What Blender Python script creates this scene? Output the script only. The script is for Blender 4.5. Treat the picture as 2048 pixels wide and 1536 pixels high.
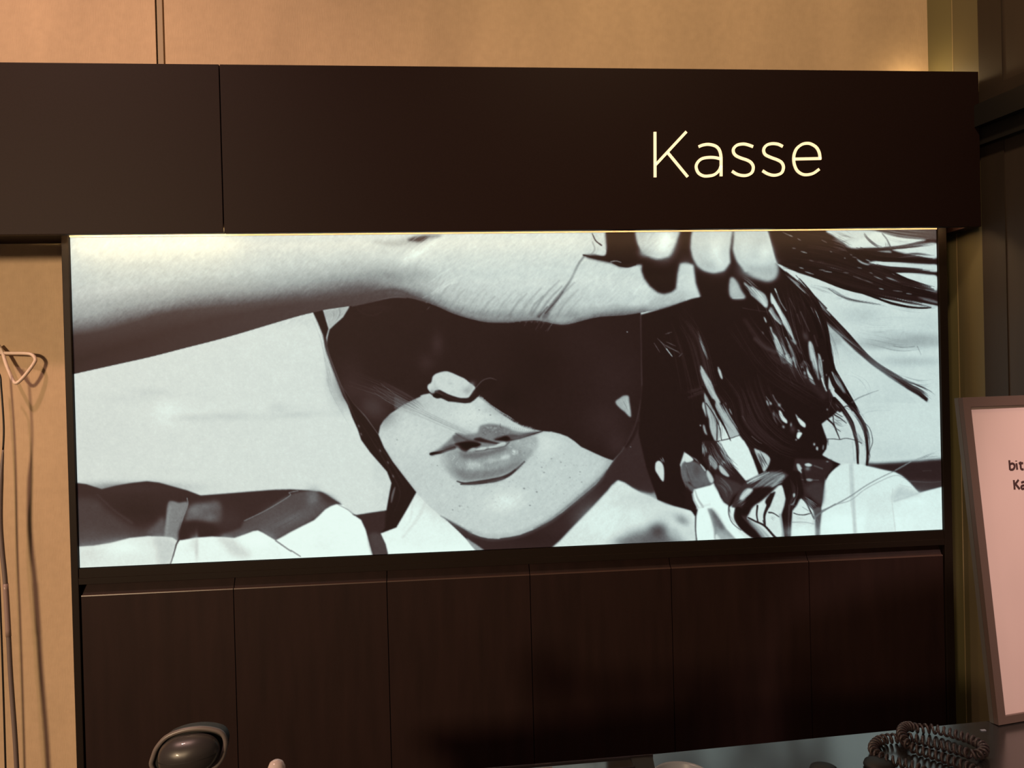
import bpy, bmesh, math, random
import numpy as np
from mathutils import Vector, Matrix

for o in list(bpy.data.objects):
    bpy.data.objects.remove(o)
sc = bpy.context.scene
COL = sc.collection

# ---------------------------------------------------------------- camera
F_PX = 1540.0
cd = bpy.data.cameras.new('camera'); cam = bpy.data.objects.new('camera', cd); COL.objects.link(cam)
cd.sensor_fit = 'HORIZONTAL'; cd.sensor_width = 36.0; cd.lens = 36.0 * F_PX / 2048.0
cd.clip_start = 0.02
yaw, pitch, roll = 0.0860, -0.0080, -0.0252
fw = Vector((math.sin(yaw) * math.cos(pitch), math.cos(yaw) * math.cos(pitch), math.sin(pitch)))
r0 = Vector((math.cos(yaw), -math.sin(yaw), 0)); u0 = r0.cross(fw)
rt = r0 * math.cos(roll) + u0 * math.sin(roll); up = u0 * math.cos(roll) - r0 * math.sin(roll)
m = Matrix((rt, up, -fw)).transposed().to_4x4(); m.translation = (0.7056, -1.5366, 1.55)
cam.matrix_world = m
sc.camera = cam

# ---------------------------------------------------------------- view and world
sc.view_settings.view_transform = 'Standard'; sc.view_settings.look = 'None'
sc.view_settings.exposure = 0.0; sc.view_settings.gamma = 1.0; sc.view_settings.use_curve_mapping = False
w = bpy.data.worlds.new('world'); sc.world = w; w.use_nodes = True
w.node_tree.nodes['Background'].inputs[0].default_value = (1.0, .72, .55, 1)
w.node_tree.nodes['Background'].inputs[1].default_value = 0.10


def lamp(kind, name, loc, target, power, col, size=.1, **kw):
    l = bpy.data.lights.new(name, kind); l.energy = power; l.color = col
    if kind == 'AREA':
        l.shape = kw.get('shape', 'DISK'); l.size = size; l.size_y = kw.get('sy', size)
    else:
        l.shadow_soft_size = size
    if kind == 'SPOT':
        l.spot_size = kw.get('ang', 1.4); l.spot_blend = kw.get('blend', 1)
    o = bpy.data.objects.new(name, l); COL.objects.link(o); o.location = loc
    d = Vector(target) - Vector(loc)
    o.rotation_euler = d.to_track_quat('-Z', 'Y').to_euler()
    return o


# warm shop lights: one low in front of the wall, one high ceiling spot from the left
lamp('SPOT', 'shop_light', (-2.3, -5.0, 2.46), (-.2, .1, 1.3), 960, (1, .71, .43), .30, ang=.74, blend=1)
lamp('SPOT', 'wall_spot', (1.15, -1.15, 3.3), (1.5, .1, 2.3), 72, (1, .70, .40), .08, ang=1.3, blend=.9)
lamp('SPOT', 'ceiling_spot', (-0.55, -1.0, 3.22), (0.05, .1, 1.05), 82, (1, .60, .50), .05, ang=1.5, blend=.8)
lamp('SPOT', 'notice_fill', (1.78, -1.4, 2.6), (1.74, -.45, 1.24), 125, (1, .70, .62), .10, ang=.46, blend=.6)  # added fill with no fixture behind it, brightens only the notice stand
lamp('POINT', 'cove_light', (1.742, .055, 2.175), (0, 0, 0), .22, (1, .72, .36), .012)

# ---------------------------------------------------------------- materials


def mat(name, col, rough=.5, metal=0.0, spec=.5, noise=None, bump=None, ior=1.5, emit=None, trans=0, coat=0):
    M = bpy.data.materials.new(name); M.use_nodes = True
    nt = M.node_tree; b = nt.nodes['Principled BSDF']
    b.inputs['Base Color'].default_value = (*col, 1); b.inputs['Roughness'].default_value = rough
    b.inputs['Metallic'].default_value = metal; b.inputs['Specular IOR Level'].default_value = spec
    b.inputs['IOR'].default_value = ior; b.inputs['Transmission Weight'].default_value = trans
    b.inputs['Coat Weight'].default_value = coat
    if emit:
        b.inputs['Emission Color'].default_value = (*emit[:3], 1); b.inputs['Emission Strength'].default_value = emit[3]
    tc = nt.nodes.new('ShaderNodeTexCoord')
    if noise:      # (scale xyz, amount, detail)
        mp = nt.nodes.new('ShaderNodeMapping'); mp.inputs['Scale'].default_value = noise[0]
        nz = nt.nodes.new('ShaderNodeTexNoise'); nz.inputs['Scale'].default_value = 1; nz.inputs['Detail'].default_value = noise[2]
        cr = nt.nodes.new('ShaderNodeMapRange'); cr.inputs[1].default_value = .25; cr.inputs[2].default_value = .75
        cr.inputs[3].default_value = 1 - noise[1]; cr.inputs[4].default_value = 1 + noise[1]
        mx = nt.nodes.new('ShaderNodeVectorMath'); mx.operation = 'SCALE'; mx.inputs[0].default_value = col
        nt.links.new(tc.outputs['Object'], mp.inputs[0]); nt.links.new(mp.outputs[0], nz.inputs[0])
        nt.links.new(nz.outputs[0], cr.inputs[0]); nt.links.new(cr.outputs[0], mx.inputs['Scale'])
        nt.links.new(mx.outputs[0], b.inputs['Base Color'])
    if bump:       # (scale xyz, strength, distance)
        mp2 = nt.nodes.new('ShaderNodeMapping'); mp2.inputs['Scale'].default_value = bump[0]
        n2 = nt.nodes.new('ShaderNodeTexNoise'); n2.inputs['Scale'].default_value = 1; n2.inputs['Detail'].default_value = 4
        bp = nt.nodes.new('ShaderNodeBump'); bp.inputs['Strength'].default_value = bump[1]; bp.inputs['Distance'].default_value = bump[2]
        nt.links.new(tc.outputs['Object'], mp2.inputs[0]); nt.links.new(mp2.outputs[0], n2.inputs[0])
        nt.links.new(n2.outputs[0], bp.inputs['Height']); nt.links.new(bp.outputs[0], b.inputs['Normal'])
    return M


def wall_material():
    """beige textured wall covering: fine linen weave and vertical mottling"""
    M = mat('linen_wallpaper', (.50, .36, .235), .75, spec=.15, noise=((7, 7, 2.2), .13, 5), bump=((420, 420, 60), .25, .002))
    nt = M.node_tree
    # second, coarser cloud of wear multiplies the colour
    tc = nt.nodes.new('ShaderNodeTexCoord'); n = nt.nodes.new('ShaderNodeTexNoise'); n.inputs['Scale'].default_value = 60; n.inputs['Detail'].default_value = 3
    mr = nt.nodes.new('ShaderNodeMapRange'); mr.inputs[3].default_value = .9; mr.inputs[4].default_value = 1.1
    b = nt.nodes['Principled BSDF']; old = b.inputs['Base Color'].links[0].from_socket
    v = nt.nodes.new('ShaderNodeVectorMath'); v.operation = 'SCALE'
    nt.links.new(tc.outputs['Object'], n.inputs['Vector']); nt.links.new(n.outputs[0], mr.inputs[0])
    nt.links.new(old, v.inputs[0]); nt.links.new(mr.outputs[0], v.inputs['Scale']); nt.links.new(v.outputs[0], b.inputs['Base Color'])
    return M


M_WALL = wall_material()
M_SEAM = mat('wall_joint_strip', (.30, .22, .13), .6)
M_OLIVE = mat('olive_panel', (.16, .14, .066), .45, noise=((3, 3, 2), .12, 3))
M_OLIVE2 = mat('dark_olive_panel', (.13, .107, .056), .5, noise=((3, 3, 2), .12, 3))
M_BROWNP = mat('brown_panel', (.027, .0165, .0105), .6, noise=((30, 30, 4), .12, 3))
M_BEAD = mat('pale_bead', (.34, .26, .14), .4)
M_BROWNQ = mat('light_brown_panel', (.040, .026, .018), .6, noise=((30, 30, 4), .12, 3))
M_HEAD = mat('dark_brown_laminate', (.014, .0062, .0055), .5, spec=.10, noise=((300, 300, 300), .10, 2), bump=((900, 900, 900), .12, .0006))
M_DOOR = mat('brown_grained_laminate', (.0175, .0078, .0068), .6, spec=.16, noise=((40, 40, 5), .22, 5), bump=((500, 500, 200), .15, .0006))
M_EDGE = mat('door_edge_highlight', (.06, .033, .026), .35)  # paler door brown, stands in for light caught on the bevel
M_FRAME = mat('bronze_metal', (.012, .0075, .0055), .5, spec=.12)
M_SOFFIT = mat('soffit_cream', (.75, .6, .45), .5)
M_FLOOR = mat('floor_tile', (.12, .10, .08), .4, noise=((3, 3, 3), .15, 4))
M_DARK = mat('black_rail', (.012, .010, .009), .5)
M_LETTER = mat('lit_letter_face', (.8, .7, .55), .5, emit=(.96, .72, .42, .95))
M_LED = mat('led_strip_glow', (.9, .8, .6), .5, emit=(1, .66, .32, 24))
M_LED2 = mat('bright_led_strip_glow', (.9, .8, .6), .5, emit=(1, .72, .36, 62))
M_COUNTER = mat('dark_glossy_worktop', (.016, .014, .013), .22, ior=2.15, noise=((60, 60, 60), .3, 4), bump=((25, 25, 25), .03, .001))
M_BODY = mat('desk_body', (.04, .025, .02), .5)
M_ACRYL = mat('rosy_acrylic_frame', (.105, .070, .058), .35)
M_ACRYLS = mat('grey_acrylic_side', (.105, .095, .085), .35)
M_PAPER = mat('printed_paper', (.62, .47, .44), .45, noise=((6, 6, 4), .06, 3), coat=.25)
M_INK = mat('dark_brown_ink', (.05, .02, .02), .6)
M_CORD = mat('dark_coil_plastic', (.040, .026, .026), .36)
M_BLACK = mat('black_rubber', (.006, .005, .005), .6)
M_WHITEW = mat('white_coated_wire', (.72, .56, .46), .35)
M_CABLE = mat('grey_cable_sheath', (.16, .12, .11), .45)
M_SLEEVE = mat('pale_cable_sleeve', (.30, .21, .19), .35)
M_BCABLE = mat('black_cable_sheath', (.012, .010, .010), .4)
M_SCAN = mat('charcoal_plastic', (.036, .031, .032), .36, coat=.15)
M_RIM = mat('grey_rim_plastic', (.15, .125, .12), .35)
M_CHROME = mat('polished_rim', (.45, .38, .38), .12, metal=1)
M_GLOSS = mat('piano_black', (.006, .005, .005), .05, ior=1.9)
M_WHITE = mat('white_porcelain', (.24, .26, .29), .3)
M_CLEAR = mat('frosted_clear_plastic', (.85, .72, .70), .2, trans=.35)

# ---------------------------------------------------------------- object helpers


def tag(o, label=None, cat=None, group=None, kind=None):
    if label: o['label'] = label
    if cat: o['category'] = cat
    if group: o['group'] = group
    if kind: o['kind'] = kind
    return o


def empty(name, loc, label, cat, rz=0, group=None):
    o = bpy.data.objects.new(name, None); COL.objects.link(o); o.location = loc; o.rotation_euler = (0, 0, rz)
    o.empty_display_size = .05
    return tag(o, label, cat, group)


def link(name, me, material, parent=None, smooth=False, world=True):
    """link a mesh; its coordinates are world coordinates when world=True"""
    o = bpy.data.objects.new(name, me); COL.objects.link(o)
    for mm in (material if isinstance(material, (list, tuple)) else [material]):
        me.materials.append(mm)
    if parent is not None:
        o.parent = parent
        if world:
            bpy.context.view_layer.update()
            o.matrix_parent_inverse = parent.matrix_world.inverted()
    if smooth:
        me.polygons.foreach_set('use_smooth', [True] * len(me.polygons))
    return o


def from_bm(name, bm, material, parent=None, smooth=False, world=True):
    me = bpy.data.meshes.new(name); bm.normal_update(); bm.to_mesh(me); bm.free()
    return link(name, me, material, parent, smooth, world)


def add_box(bm, x0, x1, y0, y1, z0, z1, bev=0.0, seg=2, mi=0):
    r = bmesh.ops.create_cube(bm, size=1)
    vs = r['verts']
    for v in vs:
        v.co = Vector((x0 + (v.co.x + .5) * (x1 - x0), y0 + (v.co.y + .5) * (y1 - y0), z0 + (v.co.z + .5) * (z1 - z0)))
    fs = {f for v in vs for f in v.link_faces}
    for f in fs: f.material_index = mi
    if bev > 0:
        es = {e for v in vs for e in v.link_edges}
        bmesh.ops.bevel(bm, geom=list(es), offset=bev, segments=seg, affect='EDGES', profile=.6)


def box(name, b, material, parent=None, bev=0.0):
    bm = bmesh.new(); add_box(bm, *b, bev=bev); return from_bm(name, bm, material, parent)


def prism_x(name, prof, x0, x1, material, parent=None):
    """profile of (y, z) points extruded along x"""
    bm = bmesh.new()
    a = [bm.verts.new((x0, y, z)) for y, z in prof]; b = [bm.verts.new((x1, y, z)) for y, z in prof]
    n = len(prof)
    bm.faces.new(a); bm.faces.new(list(reversed(b)))
    for i in range(n):
        bm.faces.new((a[i], b[i], b[(i + 1) % n], a[(i + 1) % n]))
    bmesh.ops.recalc_face_normals(bm, faces=bm.faces[:])
    return from_bm(name, bm, material, parent)


def spline(p, n=8, closed=False):
    p = [Vector(q) for q in p]
    if closed:
        q = [p[-1]] + p + [p[0], p[1]]
    else:
        q = [2 * p[0] - p[1]] + p + [2 * p[-1] - p[-2]]
    o = []
    for i in range(1, len(q) - 2):
        a, b, c, d = q[i - 1], q[i], q[i + 1], q[i + 2]
        for k in range(n):
            t = k / n
            o.append(.5 * (2 * b + (c - a) * t + (2 * a - 5 * b + 4 * c - d) * t * t + (3 * b - a - 3 * c + d) * t ** 3))
    if not closed: o.append(p[-1])
    return o


def add_tube(bm, pts, r, seg=10, closed=False):
    n = len(pts)
    rr = r if isinstance(r, (list, tuple)) else [r] * n
    rings = []; nrm = None
    for i in range(n):
        a = pts[(i - 1) % n] if closed or i > 0 else pts[i]; b = pts[(i + 1) % n] if closed or i < n - 1 else pts[i]
        t = (b - a).normalized()
        if nrm is None:
            nrm = t.orthogonal().normalized()
        nrm = (nrm - t * nrm.dot(t)).normalized(); bi = t.cross(nrm)
        rings.append([bm.verts.new(pts[i] + (nrm * math.cos(2 * math.pi * k / seg) + bi * math.sin(2 * math.pi * k / seg)) * rr[i]) for k in range(seg)])
    for i in range(n if closed else n - 1):
        A, B = rings[i], rings[(i + 1) % n]
        off = 0
        if closed and i == n - 1:
            off = min(range(seg), key=lambda s: (A[0].co - B[s].co).length)
        for k in range(seg):
            bm.faces.new((A[k], A[(k + 1) % seg], B[(k + 1 + off) % seg], B[(k + off) % seg]))
    if not closed:
        bm.faces.new(list(reversed(rings[0]))); bm.faces.new(rings[-1])
    bmesh.ops.recalc_face_normals(bm, faces=bm.faces[:])


def tube(name, pts, r, material, parent=None, seg=12, closed=False):
    bm = bmesh.new(); add_tube(bm, pts, r, seg, closed); return from_bm(name, bm, material, parent, True)


def add_ribbon(bm, pts, w, fn, d):
    """flat stroke of width w along 2-D points; fn maps (u, v, depth) to a 3-D point"""
    P = [Vector((p[0], p[1])) for p in pts]
    L = []; R = []
    for i in range(len(P)):
        t = (P[min(i + 1, len(P) - 1)] - P[max(i - 1, 0)]).normalized(); n = Vector((-t.y, t.x)) * w / 2
        L.append(P[i] + n); R.append(P[i] - n)
    rows = [[bm.verts.new(fn(q.x, q.y, dd)) for q in S] for S, dd in ((L, 0), (R, 0), (R, d), (L, d))]
    for i in range(len(P) - 1):
        for k in range(4):
            bm.faces.new((rows[k][i], rows[k][i + 1], rows[(k + 1) % 4][i + 1], rows[(k + 1) % 4][i]))
    bm.faces.new([rows[k][0] for k in range(4)]); bm.faces.new([rows[k][-1] for k in (3, 2, 1, 0)])


def smooth2(p, n=6):
    if len(p) < 3: return p
    return [(v.x, v.y) for v in spline([(a, b, 0) for a, b in p], n)]


def lathe(name, prof, loc, material, parent=None, seg=48, tilt=None):
    bm = bmesh.new(); rings = []
    for r, z in prof:
        rings.append([bm.verts.new((loc[0] + r * math.cos(2 * math.pi * k / seg), loc[1] + r * math.sin(2 * math.pi * k / seg), loc[2] + z)) for k in range(seg)])
    for A, B in zip(rings, rings[1:]):
        for k in range(seg):
            bm.faces.new((A[k], A[(k + 1) % seg], B[(k + 1) % seg], B[k]))
    bm.faces.new(list(reversed(rings[0]))); bm.faces.new(rings[-1])
    bmesh.ops.remove_doubles(bm, verts=bm.verts[:], dist=1e-6)
    bmesh.ops.recalc_face_normals(bm, faces=bm.faces[:])
    return from_bm(name, bm, material, parent, True)


ZC = 1.02          # height of the worktop
# ================================================================ SETTING
bm = bmesh.new()
add_box(bm, -2.4, .133, .10, .16, 0, 2.9); add_box(bm, .151, 1.80, .10, .16, 0, 2.9)
add_box(bm, .133, .151, .115, .16, 0, 2.9, mi=0)
tag(from_bm('wall_back', bm, M_WALL), 'beige linen-textured wall behind the lit picture', kind='structure')
tag(box('trim_1', (.1345, .1465, .104, .1155, 0, 2.9), M_SEAM, bev=.001), 'narrow vertical joint strip between two wall sheets', kind='structure')
# right wall: flares towards the room, made of tall panels, then turns away
dr = Vector((.15, -1, 0)).normalized(); pn = Vector((-1, -.15, 0)).normalized()
W0 = Vector((1.797, .10, 0))


def wall_slab(bm, s0, s1, depth, z0, z1, mi):
    k = 1.0112
    a, b = W0 + dr * (s0 * k), W0 + dr * (s1 * k)
    q = [a + pn * depth, b + pn * depth, b - pn * .05, a - pn * .05]
    lo = [bm.verts.new((p.x, p.y, z0)) for p in q]; hi = [bm.verts.new((p.x, p.y, z1)) for p in q]
    fs = [bm.faces.new(lo), bm.faces.new(hi)] + [bm.faces.new((lo[i], lo[(i + 1) % 4], hi[(i + 1) % 4], hi[i])) for i in range(4)]
    for f in fs: f.material_index = mi


bm = bmesh.new()
wall_slab(bm, 0, .0700, .0, 0, 2.9, 0)
wall_slab(bm, .0712, .138, .0015, 0, 2.9, 1)
wall_slab(bm, .0695, .0712, .0022, 0, 2.9, 4)
wall_slab(bm, .138, .193, .004, 0, 2.9, 2)
wall_slab(bm, .193, .30, .0015, 0, 2.9, 3)
e = W0 + dr * .3034
add_box(bm, e.x - .004, 2.9, e.y - .02, e.y + .02, 0, 2.9, mi=3)
bmesh.ops.recalc_face_normals(bm, faces=bm.faces[:])
tag(from_bm('wall_right', bm, [M_OLIVE, M_OLIVE2, M_BROWNP, M_BROWNQ, M_BEAD]), 'side wall of tall olive and brown panels', kind='structure')
bm = bmesh.new()
a = W0 + dr * .141 + pn * .0045; b = W0 + dr * .300 + pn * .0045
for z0, z1, d, mi in ((2.034, 2.078, .03, 0), (2.078, 2.112, .0045, 1), (2.000, 2.034, .014, 0)):
    q = [a, b, b + pn * d, a + pn * d]
    lo = [bm.verts.new((p.x, p.y, z0)) for p in q]; hi = [bm.verts.new((p.x, p.y, z1)) for p in q]
    for f in [bm.faces.new(lo), bm.faces.new(hi)] + [bm.faces.new((lo[i], lo[(i + 1) % 4], hi[(i + 1) % 4], hi[i])) for i in range(4)]:
        f.material_index = mi
bmesh.ops.recalc_face_normals(bm, faces=bm.faces[:])
tag(from_bm('trim_2', bm, [M_DARK, M_BROWNP]), 'black horizontal rail along the side wall', kind='structure')
tag(box('floor', (-2.4, 2.9, -3.6, .16, -.04, 0), M_FLOOR), 'dark shop floor', kind='structure')

# ================================================================ HEADER BOXES
HX = .3015
hb = empty('header_box', (1.05, .02, 1.833), 'long dark brown header box with the glowing word Kasse above the lit picture', 'sign box')
box('front_panel', (HX + .0008, 1.797, -.060, -.048, 1.833, 2.1465), M_HEAD, hb, .0008)
box('top_board', (HX + .0008, 1.797, -.048, .10, 2.130, 2.1445), M_HEAD, hb)
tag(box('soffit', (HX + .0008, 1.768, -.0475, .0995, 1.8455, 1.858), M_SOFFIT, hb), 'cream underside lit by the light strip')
box('end_panel', (1.7705, 1.7965, -.0478, .0990, 1.833, 2.1295), M_HEAD, hb, .0008)
tag(box('light_strip', (.0016 + HX, 1.764, -.040, -.030, 1.8425, 1.8458), M_LED, hb), 'warm white glowing light strip')
LET = [('K', [[(1.125, 2.0223), (1.1231, 1.9342)], [(1.1877, 2.023), (1.1252, 1.9589)], [(1.1495, 1.9821), (1.1884, 1.9346)]]),
       ('a', [[(1.2118, 1.9938), (1.2205, 1.997), (1.2321, 1.9983), (1.2454, 1.9951), (1.253, 1.9877), (1.2561, 1.9755), (1.2561, 1.9587), (1.2556, 1.9359)], [(1.2564, 1.9695), (1.2449, 1.9722), (1.2315, 1.9727), (1.218, 1.9703), (1.2092, 1.9634), (1.2057, 1.9541), (1.2096, 1.9429), (1.2191, 1.9369), (1.2296, 1.9363), (1.2422, 1.9391), (1.252, 1.9475), (1.2561, 1.9568)]]),
       ('s', [[(1.3217, 1.9939), (1.3111, 1.9976), (1.3015, 1.9991), (1.2898, 1.997), (1.2825, 1.9905), (1.2818, 1.983), (1.2864, 1.9764), (1.2969, 1.9714), (1.3085, 1.9676), (1.3171, 1.9624), (1.3213, 1.9539), (1.3186, 1.9436), (1.3097, 1.938), (1.299, 1.9371), (1.2875, 1.9399), (1.278, 1.9456)]]),
       ('s', [[(1.3824, 1.9943), (1.3733, 1.9986), (1.3617, 1.9999), (1.3509, 1.9975), (1.3445, 1.9914), (1.3434, 1.9839), (1.3475, 1.9774), (1.3591, 1.9721), (1.3707, 1.9679), (1.3793, 1.9627), (1.383, 1.9538), (1.3799, 1.9435), (1.372, 1.9388), (1.3612, 1.9375), (1.3496, 1.9407), (1.34, 1.9464)]]),
       ('e', [[(1.4049, 1.9694), (1.4609, 1.9705)], [(1.4589, 1.9694), (1.4572, 1.9821), (1.4516, 1.9924), (1.4419, 1.9987), (1.4331, 2.0006), (1.4222, 1.9985), (1.4113, 1.9905), (1.4057, 1.9792), (1.4043, 1.9679), (1.406, 1.9566), (1.4112, 1.9462), (1.4209, 1.9396), (1.4317, 1.9383), (1.4445, 1.9414), (1.4565, 1.9493)]])]
for ch, strokes in LET:
    bm = bmesh.new()
    for k, s in enumerate(strokes):
        add_ribbon(bm, smooth2(s, 8), .0054, lambda u, v, d: Vector((u, -.0625 - d + .0001 * 0, v)), -.0024 + k * .0002)
    bmesh.ops.recalc_face_normals(bm, faces=bm.faces[:])
    tag(from_bm('letter', bm, M_LETTER, hb), 'glowing warm white letter ' + ch)
hl = empty('header_box', (-.15, .02, 1.8355), 'shorter dark brown header box at the left, left of the vertical seam', 'sign box')
box('front_panel', (-.95, HX - .0008, -.060, -.048, 1.8335, 2.1465), M_HEAD, hl, .0008)
box('top_board', (-.95, HX - .0008, -.048, .10, 2.130, 2.1445), M_HEAD, hl)
tag(box('light_strip', (.001, HX - .001, -.040, -.030, 1.8425, 1.8458), M_LED2, hl), 'warm white glowing light strip')
box('soffit', (-.95, -.0005, -.0475, .0995, 1.8455, 1.858), M_HEAD, hl)
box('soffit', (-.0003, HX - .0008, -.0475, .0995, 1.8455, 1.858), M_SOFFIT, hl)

# ================================================================ LIGHT BOX
FW, FZ0, FZ1 = 1.74, 1.2078, 1.8389
lb = empty('light_box', (.87, .03, FZ0), 'long backlit black and white picture of a face shaded by a raised arm', 'light box')
bm = bmesh.new()
add_box(bm, -.0005, FW + .0005, .004, .06, FZ0 - .001, FZ1 + .0005)
from_bm('case', bm, M_FRAME, lb)
tag(box('top_trim', (0.0, FW, -.0035, .004, FZ1 - .0002, FZ1 + .0032), M_SOFFIT, lb), 'thin pale metal trim')

FILM_E = 0.94
# ---------------------------------------------------------------- printed picture of the light box (drawn stroke by stroke)
PX0, PY0, PX1, PY1 = 130, 448, 1896, 1146
TILES = {'A': (120, 460, 4.452), 'B': (560, 460, 4.452), 'C': (1000, 460, 4.452), 'D': (1440, 460, 4.452),
         'E': (120, 795, 4.452), 'F': (560, 795, 4.452), 'G': (1000, 775, 4.452), 'H': (1440, 765, 4.452),
         'I': (840, 730, 7.877), 'J': (840, 840, 7.877), 'K': (1540, 460, 6.0235), 'L': (1460, 540, 8.533),
         'M': (1500, 680, 8.533), 'N': (1360, 740, 8.533), 'O': (1540, 780, 8.533), 'P': (1370, 880, 6.8267),
         'X': (0, 0, 1.0)}
CW, CH = PX1 - PX0, PY1 - PY0
canvas = np.full((CH, CW), 212.0)
prng = np.random.RandomState(7)


def pts_of(s):
    out = []; t = TILES['X']
    for k in s.split():
        if k[0] == '@':
            t = TILES[k[1]]
        else:
            a, b = k.split(',')
            out.append((t[0] + float(a) / t[2] - PX0, t[1] + float(b) / t[2] - PY0))
    return np.array(out)


def catmull(p, n=6, closed=False):
    p = np.asarray(p, float)
    if len(p) < 3:
        return np.concatenate([p[0] + (p[1] - p[0]) * t for t in [np.linspace(0, 1, n + 1)[:, None]]])
    q = np.vstack([p[-1], p, p[0], p[1]]) if closed else np.vstack([2 * p[0] - p[1], p, 2 * p[-1] - p[-2]])
    o = []
    t = np.linspace(0, 1, n, endpoint=False)[:, None]
    for i in range(1, len(q) - 2):
        a, b, c, d = q[i - 1], q[i], q[i + 1], q[i + 2]
        o.append(.5 * (2 * b + (c - a) * t + (2 * a - 5 * b + 4 * c - d) * t * t + (3 * b - a - 3 * c + d) * t ** 3))
    r = np.vstack(o)
    return r if closed else np.vstack([r, p[-1]])


def blur(m, s):
    if s <= 0:
        return m
    r = int(3 * s + 1)
    k = np.exp(-np.arange(-r, r + 1) ** 2 / (2 * s * s)); k /= k.sum()
    for ax in (0, 1):
        mp = np.pad(m, [(r, r) if a == ax else (0, 0) for a in (0, 1)], mode='edge')
        o = np.zeros_like(m)
        for i, w in enumerate(k):
            o += w * (mp[i:i + m.shape[0]] if ax == 0 else mp[:, i:i + m.shape[1]])
        m = o
    return m


def mask_poly(p, feather):
    pad = int(3 * feather + 3)
    x0 = max(0, int(p[:, 0].min()) - pad); x1 = min(CW, int(p[:, 0].max()) + pad + 1)
    y0 = max(0, int(p[:, 1].min()) - pad); y1 = min(CH, int(p[:, 1].max()) + pad + 1)
    if x1 <= x0 or y1 <= y0:
        return None
    m = np.zeros((y1 - y0, x1 - x0)); xs = np.arange(x0, x1)
    a = p; b = np.roll(p, -1, 0)
    SS = 3
    for r in range(y1 - y0):
        for k in range(SS):
            y = y0 + r + (k + .5) / SS - .5
            hit = (a[:, 1] <= y) != (b[:, 1] <= y)
            if not hit.any():
                continue
            aa, bb = a[hit], b[hit]
            cx = np.sort(aa[:, 0] + (y - aa[:, 1]) / (bb[:, 1] - aa[:, 1]) * (bb[:, 0] - aa[:, 0]))
            for u, v in zip(cx[::2], cx[1::2]):
                m[r] += np.clip(np.minimum(xs + .5, v) - np.maximum(xs - .5, u), 0, 1) / SS
    return blur(m, feather), x0, y0, x1, y1


def pg(s, val, feather=.6, smooth=True, alpha=1.0, n=5):
    p = pts_of(s)
    if smooth:
        p = catmull(p, n, True)
    r = mask_poly(p, feather)
    if r is None:
        return
    m, x0, y0, x1, y1 = r
    c = canvas[y0:y1, x0:x1]
    c += (val - c) * np.clip(m * alpha, 0, 1)


def st_raw(p, w0, w1, val, alpha=1.0, soft=.6, wm=None):
    """tapered stroke through the points, widths in pixels at both ends (and middle)"""
    L = len(p)
    t = np.linspace(0, 1, L)
    w = w0 + (w1 - w0) * t if wm is None else np.interp(t, [0, .5, 1], [w0, wm, w1])
    pad = w.max() / 2 + soft * 2 + 1
    x0 = max(0, int(p[:, 0].min() - pad)); x1 = min(CW, int(p[:, 0].max() + pad) + 2)
    y0 = max(0, int(p[:, 1].min() - pad)); y1 = min(CH, int(p[:, 1].max() + pad) + 2)
    if x1 <= x0 or y1 <= y0:
        return
    cov = np.zeros((y1 - y0, x1 - x0))
    for i in range(L - 1):
        a, b = p[i], p[i + 1]
        u0 = max(x0, int(min(a[0], b[0]) - pad)); u1 = min(x1, int(max(a[0], b[0]) + pad) + 2)
        v0 = max(y0, int(min(a[1], b[1]) - pad)); v1 = min(y1, int(max(a[1], b[1]) + pad) + 2)
        if u1 <= u0 or v1 <= v0:
            continue
        X, Y = np.meshgrid(np.arange(u0, u1), np.arange(v0, v1))
        d = b - a; l2 = max(d @ d, 1e-6)
        tt = np.clip(((X - a[0]) * d[0] + (Y - a[1]) * d[1]) / l2, 0, 1)
        dist = np.hypot(X - a[0] - tt * d[0], Y - a[1] - tt * d[1])
        ww = w[i] + (w[i + 1] - w[i]) * tt
        c = np.clip((ww / 2 - dist) / (2 * soft) + .5, 0, 1) * np.clip(ww / .8, 0, 1)
        s = cov[v0 - y0:v1 - y0, u0 - x0:u1 - x0]
        np.maximum(s, c, out=s)
    c = canvas[y0:y1, x0:x1]
    c += (val - c) * cov * alpha


def st(s, w0, w1, val, alpha=1.0, soft=.6, wm=None):
    st_raw(catmull(pts_of(s), 6), w0, w1, val, alpha, soft, wm)


def lock(s, width, n, val, w=(.8, 1.8), alpha=.8, spread_end=1.0, jit=0.0, cut=(0, .3, .7, 1)):
    """a lock of n hair strands following the guide line, spread over the given width (start, end)"""
    g = catmull(pts_of(s), 7)
    d = np.gradient(g, axis=0); nrm = np.stack([-d[:, 1], d[:, 0]], 1)
    nrm /= np.linalg.norm(nrm, axis=1)[:, None] + 1e-9
    T = np.linspace(0, 1, len(g))
    for k in range(n):
        o = prng.uniform(-.5, .5); o2 = o + prng.uniform(-.3, .3) * jit
        W = np.interp(T, [0, 1], width)
        off = (o + (o2 - o) * T) * W + jit * .6 * np.sin(T * prng.uniform(3, 7) + prng.uniform(0, 6)) * W * .07
        a = prng.uniform(cut[0], cut[1]); b = prng.uniform(cut[2], cut[3])
        sel = (T >= a) & (T <= b)
        if sel.sum() < 3:
            continue
        v = val if np.isscalar(val) else prng.uniform(*val)
        ww = prng.uniform(*w)
        st_raw((g + nrm * off[:, None])[sel], ww * .4, ww * .3, v, alpha, .5, ww)


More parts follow.
